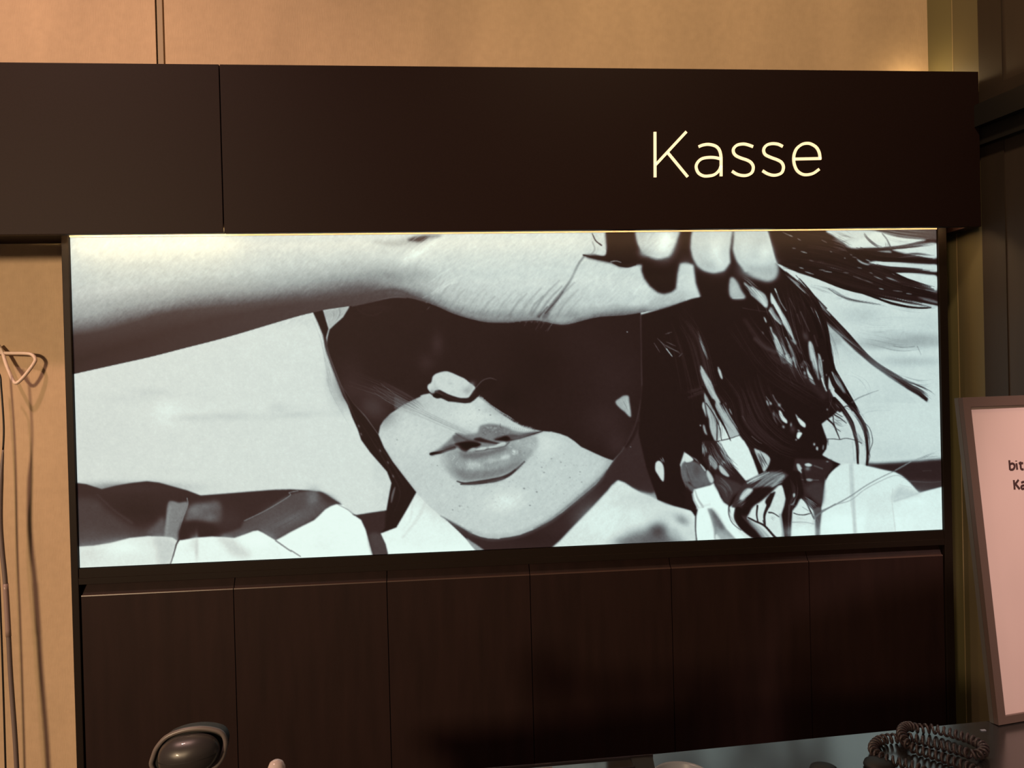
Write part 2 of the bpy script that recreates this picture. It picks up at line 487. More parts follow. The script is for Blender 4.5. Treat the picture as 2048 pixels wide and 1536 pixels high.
def blob(s, rx, ry, val, alpha=1.0, ang=0.0):
    cx, cy = pts_of(s)[0]
    R = int(3 * max(rx, ry)) + 1
    x0 = max(0, int(cx) - R); x1 = min(CW, int(cx) + R); y0 = max(0, int(cy) - R); y1 = min(CH, int(cy) + R)
    if x1 <= x0 or y1 <= y0:
        return
    X, Y = np.meshgrid(np.arange(x0, x1) - cx, np.arange(y0, y1) - cy)
    c_, s_ = math.cos(ang), math.sin(ang)
    U = X * c_ + Y * s_; V = -X * s_ + Y * c_
    m = np.exp(-(U / rx) ** 2 - (V / ry) ** 2) * alpha
    c = canvas[y0:y1, x0:x1]
    c += (val - c) * m


def bands(curves, x0, x1, mask=None):
    """vertical interpolation between the curves (string, value); fills columns x0..x1"""
    X = np.arange(CW)
    ys = []
    vs = []
    for s, v in curves:
        q = catmull(pts_of(s), 8)
        ys.append(np.interp(X, q[:, 0], q[:, 1]))
        if np.isscalar(v):
            vs.append(np.full(CW, float(v)))
        else:
            vs.append(np.interp(X, q[:, 0][[0, -1]], v))
    ys = np.array(ys); vs = np.array(vs)
    rows = np.arange(CH)
    for x in range(max(0, int(x0 - PX0)), min(CW, int(x1 - PX0))):
        y = ys[:, x]; top, bot = y[0], y[-1]
        cov = np.clip(rows - top + .5, 0, 1) * np.clip(bot - rows + .5, 0, 1)
        v = np.interp(rows, y, vs[:, x])
        canvas[:, x] += (v - canvas[:, x]) * cov


def paint_picture():
    # ---- hazy sky
    gx = np.linspace(0, 1, CW)[None, :]
    canvas[:] = 214 - 2 * np.cos(gx * 5)
    blob('@A 820,1450', 40, 9, 198, .8, .1); blob('@A 640,1500', 70, 10, 206, .8)
    blob('@E 960,120', 34, 26, 226, .7); blob('@E 1300,110', 50, 14, 220, .5)
    blob('@E 1180,185', 40, 7, 198, .6); blob('@E 1500,165', 60, 8, 196, .6); blob('@F 150,150', 70, 8, 198, .6, -.05)
    blob('@E 1950,90', 20, 10, 196, .6); blob('@E 300,300', 70, 60, 206, .5)
    for s, rx, ry, v in (('@D 1250,760', 45, 17, 186), ('@D 1500,930', 60, 9, 194), ('@D 1650,1000', 95, 10, 163), ('@D 1800,965', 50, 12, 166),
                         ('@D 1450,1025', 60, 8, 170), ('@D 1650,1170', 70, 10, 180), ('@D 1000,1000', 26, 12, 175),
                         ('@D 1850,830', 40, 16, 200), ('@H 1350,200', 60, 20, 205), ('@H 1300,480', 60, 30, 206),
                         ('@H 1650,420', 70, 30, 214), ('@H 1500,620', 90, 18, 204), ('@D 950,800', 16, 20, 190),
                         ('@D 1150,1100', 25, 14, 216), ('@D 1300,1350', 50, 28, 222)):
        blob(s, rx, ry, v, .75)

    # ---- clothing at the lower left
    pg('@E 100,740 150,758 230,768 370,812 500,780 620,758 770,740 880,752 1000,785 1130,820 1250,865 1500,845 1700,828 1900,812 @F 90,808 250,816 370,835 450,885 540,940 640,1010 700,1060 740,1400 @E 100,1600', 50, 1.0, False)
    blob('@E 700,1000', 60, 26, 40, .7); blob('@E 620,800', 90, 10, 58, .6); blob('@E 250,1200', 60, 30, 76, .8)
    pg('@E 60,950 300,900 420,1000 560,1100 700,1160 850,1120 930,1060 960,1240 600,1290 60,1380', 74, 6, True, .85)
    pg('@E 130,1180 400,1180 700,1200 930,1180 930,1240 620,1260 400,1320 130,1340', 80, 4, True, .8)
    pg('@E 770,1215 850,1120 920,1060 935,1240', 98, 4, True, .8)
    st('@E 330,860 480,1000 640,1110', 2, 5, 72, .5, 2)
    pg('@E 965,925 1060,930 1135,925 1120,1000 1080,1100 1060,1200 1045,1290 1000,1330 930,1240 940,1100', 128, 1.6)
    st('@E 1130,890 1135,950 1095,1060 1060,1170', 1.5, 2, 150, .8)
    st('@E 985,960 960,1060 950,1200', 4, 6, 145, .5, 2)
    pg('@E 1160,955 1300,925 1420,925 1440,1090 1330,1100 1200,1085 1110,1100', 100, 4, True, .95)
    blob('@E 1200,1000', 12, 9, 120, .8); blob('@E 1350,1060', 13, 7, 122, .7); blob('@E 1280,965', 14, 5, 112, .7)
    pg('@E 1075,1130 1150,1095 1330,1120 1430,1180 1430,1220 1200,1240 1060,1250', 44, 3, True, .9)
    # grey shade of the fold at the right
    pg('@E 1640,1090 1800,1010 @F 0,900 60,870 140,838 260,822 370,838 450,885 540,938 480,950 400,985 330,1050 180,1140 0,1230 @E 1920,1258 1860,1220 1790,1175 1730,1165 1560,1240 1500,1240 1440,1210 1600,1150', 84, 2)
    blob('@F 290,880', 12, 16, 118, .8); blob('@F 60,1080', 46, 12, 112, .7, -.35); blob('@F 430,905', 16, 9, 62, .8, .5)
    blob('@E 1500,1080', 28, 22, 60, .8); blob('@E 1900,1050', 22, 18, 90, .7)
    lock('@E 1800,1180 2000,1080 @F 250,960', (20, 16), 12, (72, 116), (1, 2), .4)
    pg('@F 330,826 400,845 480,900 545,945 450,925 380,880', 60, 2, True, .8)
    st('@E 1640,1088 1840,990 2040,868 @F 80,838 160,822', 1.5, 1.5, 132, .9, .6)
    # bright cloth
    pg('@E 100,1330 180,1325 300,1315 450,1290 620,1245 780,1228 930,1232 1000,1240 1045,1270 1030,1320 1000,1400 980,1600 100,1620', 222, .8, False)
    blob('@E 560,1330', 40, 14, 236, .7); blob('@E 240,1400', 30, 20, 212, .6)
    pg('@E 830,1245 930,1235 1020,1260 1030,1300 1000,1400 975,1480 880,1480 860,1340', 190, 5, True, .7)
    pg('@E 1045,1262 1080,1262 1200,1240 1350,1228 1450,1232 1550,1240 1650,1205 1720,1178 1760,1172 1800,1190 1920,1260 2048,1355 @F 170,1400 @E 2048,1600 960,1600 1000,1400', 230, .8, False)
    pg('@E 1400,1235 1500,1240 1600,1300 1700,1400 1560,1400 1450,1300', 196, 6, True, .7)
    blob('@E 1215,1330', 3.5, 22, 196, .8); blob('@E 1190,1290', 8, 14, 210, .6); blob('@E 1750,1260', 30, 14, 240, .7)
    pg('@E 1920,1258 2048,1190 @F 0,1232 180,1140 300,1080 340,1045 400,985 450,955 500,938 560,945 620,990 680,1035 720,1080 760,1160 850,1380 860,1500 @E 2048,1600', 233, .9, False)
    st('@F 520,945 600,985 660,1035', 1.5, 2.5, 150, .8, 1)
    st('@E 1920,1262 2048,1350 @F 100,1350 180,1400', 3, 2, 128, .9, .8)
    blob('@F 400,1300', 24, 18, 226, .5)
    st('@E 1060,1255 1035,1300 1010,1390 980,1480', 4, 1.5, 60, .9, .7)
    # dark seam and shade beside the collar
    pg('@F 640,1022 680,1032 800,1012 950,990 1000,1000 1040,1140 900,1195 940,1290 970,1420 850,1480 760,1160 720,1075', 52, .9, False)
    pg('@F 790,1210 900,1200 950,1290 960,1420 850,1420', 76, 3, True, .9)

    # ---- neck, chest and the shade below the chin
    pg('@F 1400,1000 @G 0,1180 300,1100 700,800 1000,600 1200,300 1300,300 1750,1080 1760,1450 0,1450 @F 1830,1400 1750,1330 1600,1190', 50, .8, False)
    blob('@G 1000,690', 30, 20, 58, .7); blob('@G 300,1330', 60, 14, 42, .6)
    pg('@F 1660,1240 1700,1262 1760,1300 1830,1360 1740,1380', 150, 1.2)
    pg('@G 440,1425 540,1335 640,1230 760,1110 850,1018 960,900 1010,835 1050,812 1110,832 1180,880 1250,920 1330,950 1400,985 1470,1020 1550,1042 1640,1060 1700,1082 1740,1130 1745,1460', 222, 1.4, False)
    blob('@G 1300,980', 50, 20, 204, .8); blob('@G 900,1180', 40, 30, 232, .7); blob('@G 1500,1120', 40, 16, 206, .7)
    pg('@G 1020,1400 1100,1330 1200,1270 1330,1250 1400,1200 1460,1220 1500,1290 1620,1350 1640,1460 1000,1460', 96, 9, True, .95)
    blob('@G 1400,1260', 18, 14, 72, .8); blob('@G 1150,1350', 28, 10, 120, .6)
    blob('@G 1620,1165', 15, 9, 132, .8, .5); blob('@G 1700,1290', 20, 12, 200, .6); blob('@G 1560,1290', 10, 14, 170, .6)

    # ---- collar at the left
    pg('@F 1212,830 1300,920 1430,1040 1570,1160 1650,1240 1740,1345 1720,1500 950,1500 960,1370 940,1290 895,1195 1035,1140', 233, .8, False)
    st('@F 1290,930 1240,1030 1180,1120 1090,1230', 6, 3, 212, .6, 3); st('@F 1180,900 1160,1060 1090,1160', 4, 2, 222, .6, 2)

    # ---- face in sunlight
    pg('@F 640,60 760,170 860,320 920,440 1000,560 1100,690 1210,830 1300,930 1430,1040 1570,1115 1700,1190 1780,1220 1850,1235 1950,1240 @G 0,1322 80,1312 170,1295 300,1245 450,1165 560,1090 650,1015 760,925 850,850 930,760 980,680 1010,640 1080,560 1170,420 @C 1250,700 @B 1400,560 600,640 420,800 430,1100 540,1400', 203, .7, False)
    blob('@F 1000,480', 22, 50, 198, .7, .6); blob('@F 1150,350', 60, 40, 216, .6)
    blob('@F 1250,760', 40, 26, 200, .6, .7); blob('@F 1500,960', 60, 30, 202, .6, .4)
    blob('@J 1350,1260', 40, 22, 228, .9, -.2); blob('@G 420,500', 26, 20, 222, .6)
    blob('@G 500,870', 50, 26, 205, .5); blob('@I 800,800', 44, 20, 224, .7); blob('@I 1000,560', 14, 10, 224, .6)
    # darker rim along the jaw
    st('@F 1700,1180 1850,1225 @G 0,1312 170,1285 300,1230 450,1150 650,990 850,820 985,650', 6, 12, 150, .45, 6)
    st('@G 300,1238 450,1155 650,1003 850,835 950,735', 2, 6, 84, .6, 2.5)
    st('@F 930,460 1000,560 1100,690 1210,830', 7, 3, 180, .7, 3)
    st('@F 1430,1040 1570,1112 1700,1187', 2, 4, 110, .6, 1.5)
    # freckles
    for k in range(150):
        t = prng.uniform(0, 1); u = prng.normal()
        x = 880 + 300 * t + u * 18; y = 990 + prng.uniform(-70, 60) - 30 * math.sin(t * 3)
        c = canvas[min(CH - 1, max(0, int(y - PY0))), min(CW - 1, int(x - PX0))]
        if c > 180:
            blob('%f,%f' % (x, y), prng.uniform(.8, 1.9), prng.uniform(.7, 1.3), c - prng.uniform(8, 30), .9)
    for k in range(70):
        x = prng.uniform(780, 990); y = prng.uniform(815, 900)
        blob('%f,%f' % (x, y), prng.uniform(.8, 1.6), prng.uniform(.7, 1.2), 186, .7)
    for s in ('@G 620,790', '@G 725,830', '@G 325,915', '@G 455,625', '@G 540,655', '@G 265,1035', '@G 210,885', '@G 370,700', '@G 710,740', '@J 1835,1110', '@J 1730,1320', '@J 510,1390', '@J 270,700', '@J 620,1330', '@F 1040,370', '@I 1105,780', '@I 930,700', '@J 1640,1058', '@G 390,745'):
        blob(s, 1.5, 1.1, 118, .75)

    # ---- the hand's shade on the face
    pg('@B 640,640 560,780 440,885 420,960 410,1080 470,1240 540,1400 640,1536 @F 760,165 875,325 890,250 920,200 980,140 1050,95 1100,60 1180,20 1250,-10 @I 0,480 60,460 150,445 185,470 215,505 260,520 310,512 370,535 440,570 560,580 700,598 790,590 850,550 900,505 925,488 960,500 1020,545 1100,620 1200,680 1300,765 1450,870 1600,940 1750,990 1820,1010 1920,1030 2048,1040 @G 450,385 530,405 600,430 660,470 720,520 850,580 930,615 1005,640 1080,560 1130,490 1170,420 1220,280 1250,130 1262,0 @C 1262,1400 1258,1000 1250,700 900,690 600,690 0,700 @B 1700,650 1300,540 1000,560', 38, .8, False)
    st('@I 925,488 1100,615 1300,765 1600,940 1800,1005', 3, 4, 60, .5, 1.6)
    lock('@I 950,500 1200,690 1600,950', (4, 4), 30, (180, 225), (.6, 1.1), .5, cut=(0, .96, .02, 1), jit=3)
    for k in range(46):     # downy edge
        t = prng.uniform(0, 1); g = catmull(pts_of('@I 930,490 1100,620 1300,765 1600,940 1800,1005'), 12)
        q = g[int(t * (len(g) - 1))]
        st_raw(np.array([q + (-1, 2), q + (1.5, -prng.uniform(1, 4))]), 1.2, .4, 190, .7)
    blob('@B 1400,1020', 12, 22, 56, .8); blob('@B 1300,1180', 16, 18, 52, .8); blob('@B 850,700', 30, 8, 46, .6)
    st('@B 680,700 740,750 830,765 900,735', 2, 2, 52, .5, 2)
    blob('@F 850,100', 34, 22, 56, .7, .6); blob('@B 900,1450', 60, 14, 54, .7, .2); blob('@B 620,1300', 30, 40, 50, .6)
    blob('@C 1000,1300', 60, 60, 50, .6); blob('@C 700,1000', 70, 60, 44, .6); blob('@G 950,300', 50, 40, 56, .6); blob('@G 1050,500', 26, 26, 60, .6, .6)
    blob('@C 300,1200', 60, 60, 32, .7); blob('@I 1400,500', 34, 26, 30, .7)
    st('@B 530,1370 590,1450 650,1540 @F 760,165 850,300', 1.5, 1.5, 100, .7, .8)
    st('@C 1250,780 1258,1100 1262,1450 @G 1250,130 1215,290 1165,420 1080,560', 2, 3, 78, .5, 1.4)
    pg('@G 1150,420 1235,300 1290,600 1380,900 1250,905 1100,825 1040,805 1000,850 930,780 1010,650 1090,560', 54, 2, True, .9)
    st('@G 1268,0 1262,130 1228,290 1180,425 1120,510', 9, 8, 40, .95, 2)
    st('@C 1250,780 1258,1100 1262,1450 @G 1250,130 1215,290 1165,420 1080,560', 1.5, 2, 74, .45, 1.2)
    # nose
    st('@I 880,350 960,260 1020,225 1080,208 1130,210 1200,235', 1.2, 1.5, 104, .8, .8)
    pg('@I 1000,250 1120,215 1230,240 1100,400 950,420 890,400', 32, 2, True, .6)
    pg('@I 200,180 270,130 400,100 500,125 600,170 700,215 780,280 865,350 830,410 790,470 750,510 640,515 540,490 440,455 350,410 290,385 230,400 215,440 150,415 115,360 125,310 175,270', 208, .8)
    blob('@I 480,290', 5, 2, 180, .6); blob('@I 740,400', 9, 7, 168, .9); blob('@I 790,340', 6, 9, 178, .8, .6); blob('@I 250,370', 6, 5, 188, .8)
    blob('@I 190,420', 4, 4, 150, .8); blob('@I 230,300', 2, 6, 192, .6)
    pg('@I 200,470 250,440 330,460 350,500 290,520 240,510', 26, .8); st('@I 290,420 400,470 560,540 760,560', 3, 4, 48, .8, 1)
    st('@I 200,440 250,425 350,470', 2, 1, 88, .6, 1)
    # two sunlit patches
    pg('@G 1025,125 1070,88 1100,70 1140,72 1150,120 1165,240 1150,255 1110,215 1060,175', 170, 1.3)
    lock('@G 1090,80 1120,150 1150,230', (16, 3), 12, (120, 225), (.7, 1.4), .6)
    pg('@B 388,728 450,712 540,700 610,690 580,740 540,785 490,830 440,885 425,830', 178, 1)
    lock('@B 480,700 500,760 450,860', (30, 6), 10, (110, 220), (.8, 2), .6)
    # strands of hair across the cheek
    for k in range(7):
        o = k * 2.2 - 6
        st('@X 790,%f 850,%f 905,%f 955,%f 1005,%f' % (804 + o * 1.6, 828 + o, 852 + o * .7, 871 + o * .5, 886 + o * .2), 3, 2, 176 + 6 * (k % 2), .35, 2, 5)
    lock('@X 740,766 790,800 850,828 905,853 955,872 1008,887', (26, 5), 22, (150, 232), (.7, 1.5), .45)
    lock('@X 690,752 760,778 820,806 850,826', (44, 18), 26, (60, 108), (.7, 1.4), .35)
    blob('@X 745,812', 26, 22, 74, .6, .6); blob('@X 790,800', 26, 12, 78, .5, .3); blob('@X 705,780', 24, 30, 58, .5, .5)

    # ---- mouth
    pg('@J 180,520 300,430 420,330 520,240 580,190 700,210 830,205 900,180 930,110 1000,65 1120,50 1240,65 1380,110 1500,160 1680,180 1880,170 1700,250 1500,320 1400,340 1350,400 1000,470 700,500 560,420 380,500', 128, 2)
    pg('@J 930,110 1000,75 1150,70 1300,110 1350,190 1250,240 1100,270 990,210', 118, 2, True, .8)
    for k in range(60):
        blob('@J %f,%f' % (prng.uniform(960, 1330), prng.uniform(90, 230)), 1.6, 1.4, prng.uniform(92, 175), .5)
    pg('@J 1150,300 1200,260 1340,225 1450,210 1560,225 1700,190 1800,175 1930,165 1820,210 1660,260 1500,300 1420,318 1300,310', 78, 1.6, True, .9)
    pg('@J 1170,298 1250,270 1340,240 1400,260 1425,300 1400,322 1300,315', 26, 1.2)
    st('@J 1420,305 1560,280 1700,235 1840,190 1930,165', 3.5, 1.5, 38, .9, .8)
    pg('@J 510,245 600,220 700,250 830,290 950,260 1080,310 1230,350 1100,360 900,330 700,330 560,345', 92, 1.8, True, .8)
    st('@J 560,200 650,260 760,310 900,325', 2, 4, 78, .7, 1.6)
    pg('@J 540,365 640,335 760,320 880,335 960,365 900,410 800,430 740,480 700,490 630,450 590,400', 24, 1.4)
    pg('@J 840,290 930,265 1040,300 1150,330 1240,350 1220,365 1080,345 950,330', 40, 1.2, True, .95)
    pg('@J 420,400 560,365 620,420 480,460 330,500 200,530 160,520 300,470', 66, 2, True, .85)
    st('@J 165,520 210,510 320,495 430,460 540,425', 5, 6, 24, .95, 1); blob('@J 190,520', 4, 3, 22, .9)
    pg('@J 740,480 830,430 890,440 960,415 1040,410 1080,400 1180,390 1250,345 1330,335 1350,360 1320,400 1180,425 1050,450 900,475 800,485', 176, 1.1)
    pg('@J 885,450 960,420 1030,415 1050,430 1000,455 900,470', 216, .9); pg('@J 1090,410 1180,390 1250,360 1330,340 1345,365 1310,395 1180,420 1090,440', 212, .9)
    st('@J 870,475 1000,465 1060,445 1200,430 1330,400 1400,340', 1.5, 2.5, 50, .9, .8)
    st('@J 1060,330 1180,355 1250,352', 2, 1, 60, .7)
    # lower lip
    pg('@J 380,500 520,440 600,420 660,480 760,500 900,480 1050,460 1200,430 1340,395 1420,330 1520,300 1640,270 1760,250 1830,260 1840,340 1800,440 1700,560 1640,640 1560,720 1450,800 1300,870 1100,910 900,930 700,950 600,940 480,840 400,740 330,620', 150, 4)
    blob('@J 380,620', 12, 16, 196, .6); blob('@J 1760,420', 12, 16, 190, .6)
    pg('@J 620,480 760,500 900,482 1050,462 1200,432 1350,400 1380,430 1300,480 1150,520 950,580 800,600 640,560', 104, 3.5, True, .9)
    pg('@J 560,760 800,790 1100,770 1350,720 1500,640 1600,620 1540,700 1400,800 1150,880 900,915 680,920', 124, 3.5, True, .85)
    lock('@J 480,560 600,900', (10, 6), 6, (120, 160), (1, 2), .4)
    for k in range(300):
        t = prng.uniform(-.5, .5)
        x = 1080 + t * 1000; y = 660 - (t * 2) * 70 - 120 * (t * 2) ** 2 * (1 if t > 0 else .2) + prng.uniform(-90, 90)
        st_raw(pts_of('@J %f,%f %f,%f' % (x, y - 30, x - 12 * t * 4, y + 30)), .6, .6, prng.uniform(105, 205), .35, .5, 1.3)
    pg('@J 730,660 800,640 900,650 960,680 950,720 850,740 760,735', 210, 4, True, .7)
    for k in range(26):
        x, y = prng.uniform(720, 960), prng.uniform(645, 745)
        st_raw(pts_of('@J %f,%f %f,%f' % (x, y, x - 8, y + prng.uniform(14, 40))), .6, .5, prng.uniform(190, 240), .7, .5, 1.6)
    for k in range(26):
        x, y = prng.uniform(1000, 1430), prng.uniform(540, 640) - 0
        st_raw(pts_of('@J %f,%f %f,%f' % (x, y - (x - 1000) * .12 + 20, x - 14, y - (x - 1000) * .12 + 44)), .6, .5, prng.uniform(180, 235), .6, .5, 1.6)
    pg('@J 1280,560 1330,535 1400,525 1415,560 1380,590 1300,610 1260,640', 220, 2.6, True, .85)
    pg('@J 1010,640 1100,600 1200,590 1260,620 1150,640', 192, 2, True, .7); blob('@J 1475,490', 4, 4.5, 232, .9); blob('@J 1530,490', 1.5, 4, 200, .8)
    pg('@J 1480,320 1600,300 1750,270 1820,300 1780,400 1650,470 1540,440 1500,390', 176, 3, True, .7)
    for k in range(50):
        blob('@J %f,%f' % (prng.uniform(1420, 1800), prng.uniform(290, 560)), 2.2, 1, prng.uniform(120, 215), .5, prng.uniform(-1, 1))
    st('@J 510,530 540,570 500,620', 1, 1, 205, .6); st('@J 560,690 580,650', 1, 1.5, 200, .6)
    # shade below the lower lip
    st('@J 580,945 700,975 850,965 1000,950 1150,930 1300,890 1420,830 1520,750 1640,640', 2, 3, 52, .95, 1.2, 9)
    st('@J 640,990 850,990 1050,965', 3, 3, 36, .8, 1); st('@J 1520,740 1640,620 1740,480', 3, 8, 150, .6, 4)
    st('@J 700,1000 1000,985 1300,920', 3, 6, 150, .35, 4)
    st('@I 1262,915 1258,950 1275,985', .9, .6, 50, .8); st('@I 1190,670 1180,700', 1, .5, 60, .7)
    for k in range(16):
        x = 1360 + k * 32
        st_raw(pts_of('@I %f,%f %f,%f' % (x, 950 + k * 6, x - 14, 1010 + k * 3)), .9, .4, 110, .5)

    # ---- dark hair beside the left cheek
    pg('@B 290,735 380,715 405,800 430,885 410,960 430,1100 480,1230 545,1390 650,1540 @F 760,170 875,325 925,440 1000,560 1100,690 1212,832 1130,980 1035,1140 900,1190 935,1140 945,990 970,850 990,750 950,650 880,570 800,480 720,370 690,280 640,170 600,60 @B 560,1480 520,1380 450,1200 400,1050 380,940 335,830', 34, .8, False)
    lock('@B 300,740 390,960 430,1130 530,1390 @F 610,80 720,330', (6, 8), 14, (40, 150), (.7, 1.2), .5, jit=2)
    lock('@B 290,760 370,960 420,1200 450,1400 @F 560,120 660,300', (12, 16), 8, (120, 170), (.6, 1), .45, jit=2)
    lock('@F 700,180 850,400 1000,640 1090,850 1000,1100', (6, 22), 14, (24, 60), (.8, 1.6), .5)
    pg('@F 1010,800 1025,790 1000,900 985,925 990,860', 105, .8, True, .9)
    for s in ('@F 720,320', '@F 890,465', '@F 960,570', '@F 1005,690', '@F 700,250'):
        blob(s, 1.6, 3, 120, .7, -.4)
    st('@F 940,1000 935,1140', 3, 3, 40, .8)

    # ---- forearm and hand
    edge = '@X 120,755 151,747 232,729 300,714 367,697 457,674 580,638 627,626 650,621 704,613 751,603 785,598 811,597 843,604 874,615 901,627 931,637 960,644 982,647 1020,647 1034,645 1067,642 1090,645 1108,649 1126,651 1145,648 1175,640 1202,635 1247,632 1292,625 1326,618 1350,611 1371,604'
    bands([('@X 120,440 700,440 1371,440', 224),
           ('@X 120,505 300,490 500,478 700,478 900,480 1371,470', (216, 218)),
           ('@X 120,590 255,575 390,555 500,545 620,530 700,520 780,520 860,545 950,560 1050,555 1140,545 1371,530', (198, 214)),
           ('@X 120,636 187,628 255,610 390,585 500,573 600,560 700,545 780,540 840,566 900,598 960,612 1060,612 1140,612 1250,606 1371,590', (152, 208)),
           ('@X 120,655 187,645 255,628 390,600 500,590 600,577 700,561 780,556 830,577 870,601 920,624 980,635 1067,633 1126,640 1202,622 1292,611 1371,594', (118, 168)),
           ('@X 120,675 187,667 255,650 322,630 390,620 479,611 580,598 627,595 695,582 762,573 796,578 825,591 860,605 901,623 940,637 982,644 1040,643 1090,641 1126,648 1202,631 1292,621 1371,600', (60, 128)),
           ('@X 120,735 180,712 255,690 345,662 430,640 520,622 600,610 700,597 760,588 800,587 840,602 880,617 920,634 980,646 1060,642.5 1126,650.5 1202,634 1292,624 1371,603', (44, 110)),
           (edge, (50, 96))], 120, 1371)
    # palm, heel of the hand and thumb
    pg('@C 760,-60 700,60 600,420 1000,600 1200,690 1400,660 1560,640 1650,625 1780,600 1740,480 1720,330 1700,300 1600,305 1580,400 1565,530 1530,560 1460,580 1400,565 1330,510 1280,440 1255,370 1262,320 1180,312 1130,335 1060,330 1000,300 920,292 780,270 700,300 745,240 820,220 930,230 940,100 930,-60', 212, 4, False)
    pg('@C 1350,600 1650,560 1780,590 1780,612 1650,640 1560,670 1450,700 1300,730', 186, 7, False)
    blob('@B 950,470', 30, 14, 150, .7); blob('@B 1150,500', 26, 12, 175, .6); blob('@B 1060,560', 16, 6, 92, .8)
    st('@B 850,560 1000,545 1080,560 1180,600 1300,650', 6, 3, 76, .7, 3)
    st('@B 640,685 850,640 1000,607 1120,612', 1.5, 2, 96, .7, 1)
    blob('@B 1180,250', 26, 10, 236, .8, -.5); blob('@B 1300,180', 24, 8, 232, .7, -.5)
    pg('@B 800,100 950,110 1100,95 1200,75 1420,65 1300,110 1230,150 1100,160 950,150', 168, 4, True, .75)
    pg('@B 1130,100 1230,68 1440,62 1330,90 1270,120 1180,118', 62, 2.2, True, .9)
    lock('@B 1180,420 1400,260 1700,120', (120, 120), 40, (196, 232), (1.5, 4), .3, jit=.4)
    for k in range(60):     # fine creases of the palm
        x = prng.uniform(1180, 2400); y = 330 + (x - 1180) * .3 + prng.uniform(-40, 240)
        st_raw(pts_of('@B %f,%f %f,%f' % (x, y, x + 60, y - prng.uniform(60, 110))), .5, .5, prng.choice([182, 188, 232]), .35, .8, 1.6)
    lock('@B 1240,560 1330,540', (90, 60), 10, (160, 190), (1, 2), .4)
    for k in range(26):
        x = 1300 + k * 52; y = min(815, 640 + k * 13)
        st_raw(pts_of('@B %f,%f %f,%f' % (x, y + 12, x + 36, y - 40 - prng.uniform(0, 40))), 2.2, .6, 120, .45, 1)
    blob('@C 200,450', 80, 40, 218, .6); blob('@C 50,600', 50, 22, 204, .6); blob('@C 250,690', 26, 12, 190, .6)
    st('@X 880,606 920,622 980,633 1060,633 1110,638 1150,632', 6, 10, 128, .55, 6, 16)
    for (x, y, l, v, w_) in ((905, 610, 30, 140, 4), (935, 620, 40, 150, 4), (962, 628, 34, 132, 5), (990, 632, 50, 158, 5), (1018, 632, 44, 120, 4), (1040, 630, 52, 132, 5),
                             (1062, 632, 70, 96, 5), (1075, 634, 60, 80, 5), (1092, 636, 70, 84, 6), (1108, 640, 60, 124, 6), (1128, 640, 44, 140, 6), (880, 596, 26, 150, 4)):
        st('@X %f,%f %f,%f %f,%f' % (x, y, x + l * .38, y - l * .55, x + l * .8, y - l * .98), w_, .8, v, .5, 2.2)
    for k in range(40):
        x = 850 + k * 7; y = np.interp(x, [850, 900, 960, 1130], [585, 606, 626, 634]) + prng.uniform(-26, 4)
        st('@X %f,%f %f,%f' % (x, y, x + 12, y - 18), 3, .8, 166, .3, 1.5)
    blob('@X 790,556', 60, 12, 150, .45, -.05); blob('@X 840,548', 26, 14, 168, .5, .5)
    # creases at the thumb base
    st('@C 390,780 440,700 520,600 590,510 640,430 700,310 745,250', 8, 3, 96, .9, 2, 4)
    st('@C 400,750 500,640 560,560', 2, 1, 52, .7, 1)
    st('@C 260,770 300,680 380,600', 5, 2, 138, .8, 2); st('@C 460,740 560,650 640,590', 6, 3, 168, .6, 4)
    st('@C 345,780 380,740 420,690', 4, 2, 70, .8, 1.5)
    blob('@C 540,800', 20, 8, 176, .7); pass
    blob('@C 850,600', 50, 20, 206, .6); blob('@C 760,420', 40, 24, 220, .6); blob('@C 1230,530', 16, 14, 226, .6); blob('@C 1150,620', 12, 16, 204, .6)
    # dark hair between the fingers
    pg('@C 930,-40 1220,-40 1212,60 1225,130 1260,200 1330,250 1400,270 1500,240 1540,160 1580,60 1590,-40 1740,-40 1705,60 1700,170 1720,260 1760,330 1820,370 1900,390 1990,370 2048,300 @D 80,200 110,-40 140,-40 115,180 150,280 230,390 300,440 400,470 480,450 510,380 520,330 700,600 600,900 0,900 @C 1790,620 1740,480 1720,320 1650,303 1600,310 1580,400 1565,530 1530,560 1460,580 1400,565 1330,510 1280,440 1255,370 1262,320 1180,325 1130,340 1060,340 1000,310 900,290 780,262 740,236 830,232 930,232 945,180', 32, 2.2, False)
    pg('@C 800,30 850,40 900,110 940,200 925,240 860,230 830,190 815,120', 205, 1.2); st('@C 820,50 850,110 900,150', 2, 3, 48, .9, .8); st('@C 890,40 910,120', 5, 5, 206, .7, 1)
    st('@C 850,140 890,170 930,200', 6, 5, 214, .8, 1.2); st('@C 780,255 840,190 820,120', 3, 1, 120, .7, 1.5)
    st('@C 740,236 850,262 960,280 1050,320 1130,335 1200,315', 3, 6, 34, .9, 1); st('@C 985,295 1030,288 1075,300', 2, 1.5, 150, .8, .8)
    st('@C 1200,300 1300,250 1500,290', 3, 3, 40, .6, 1)
    # ---- dark mass of the blowing hair
    pg('@D 390,-60 440,80 470,200 500,300 560,330 700,390 830,430 980,470 1150,510 1250,520 1400,570 1600,620 1800,650 1960,680 1960,-60', 34, 1, False)
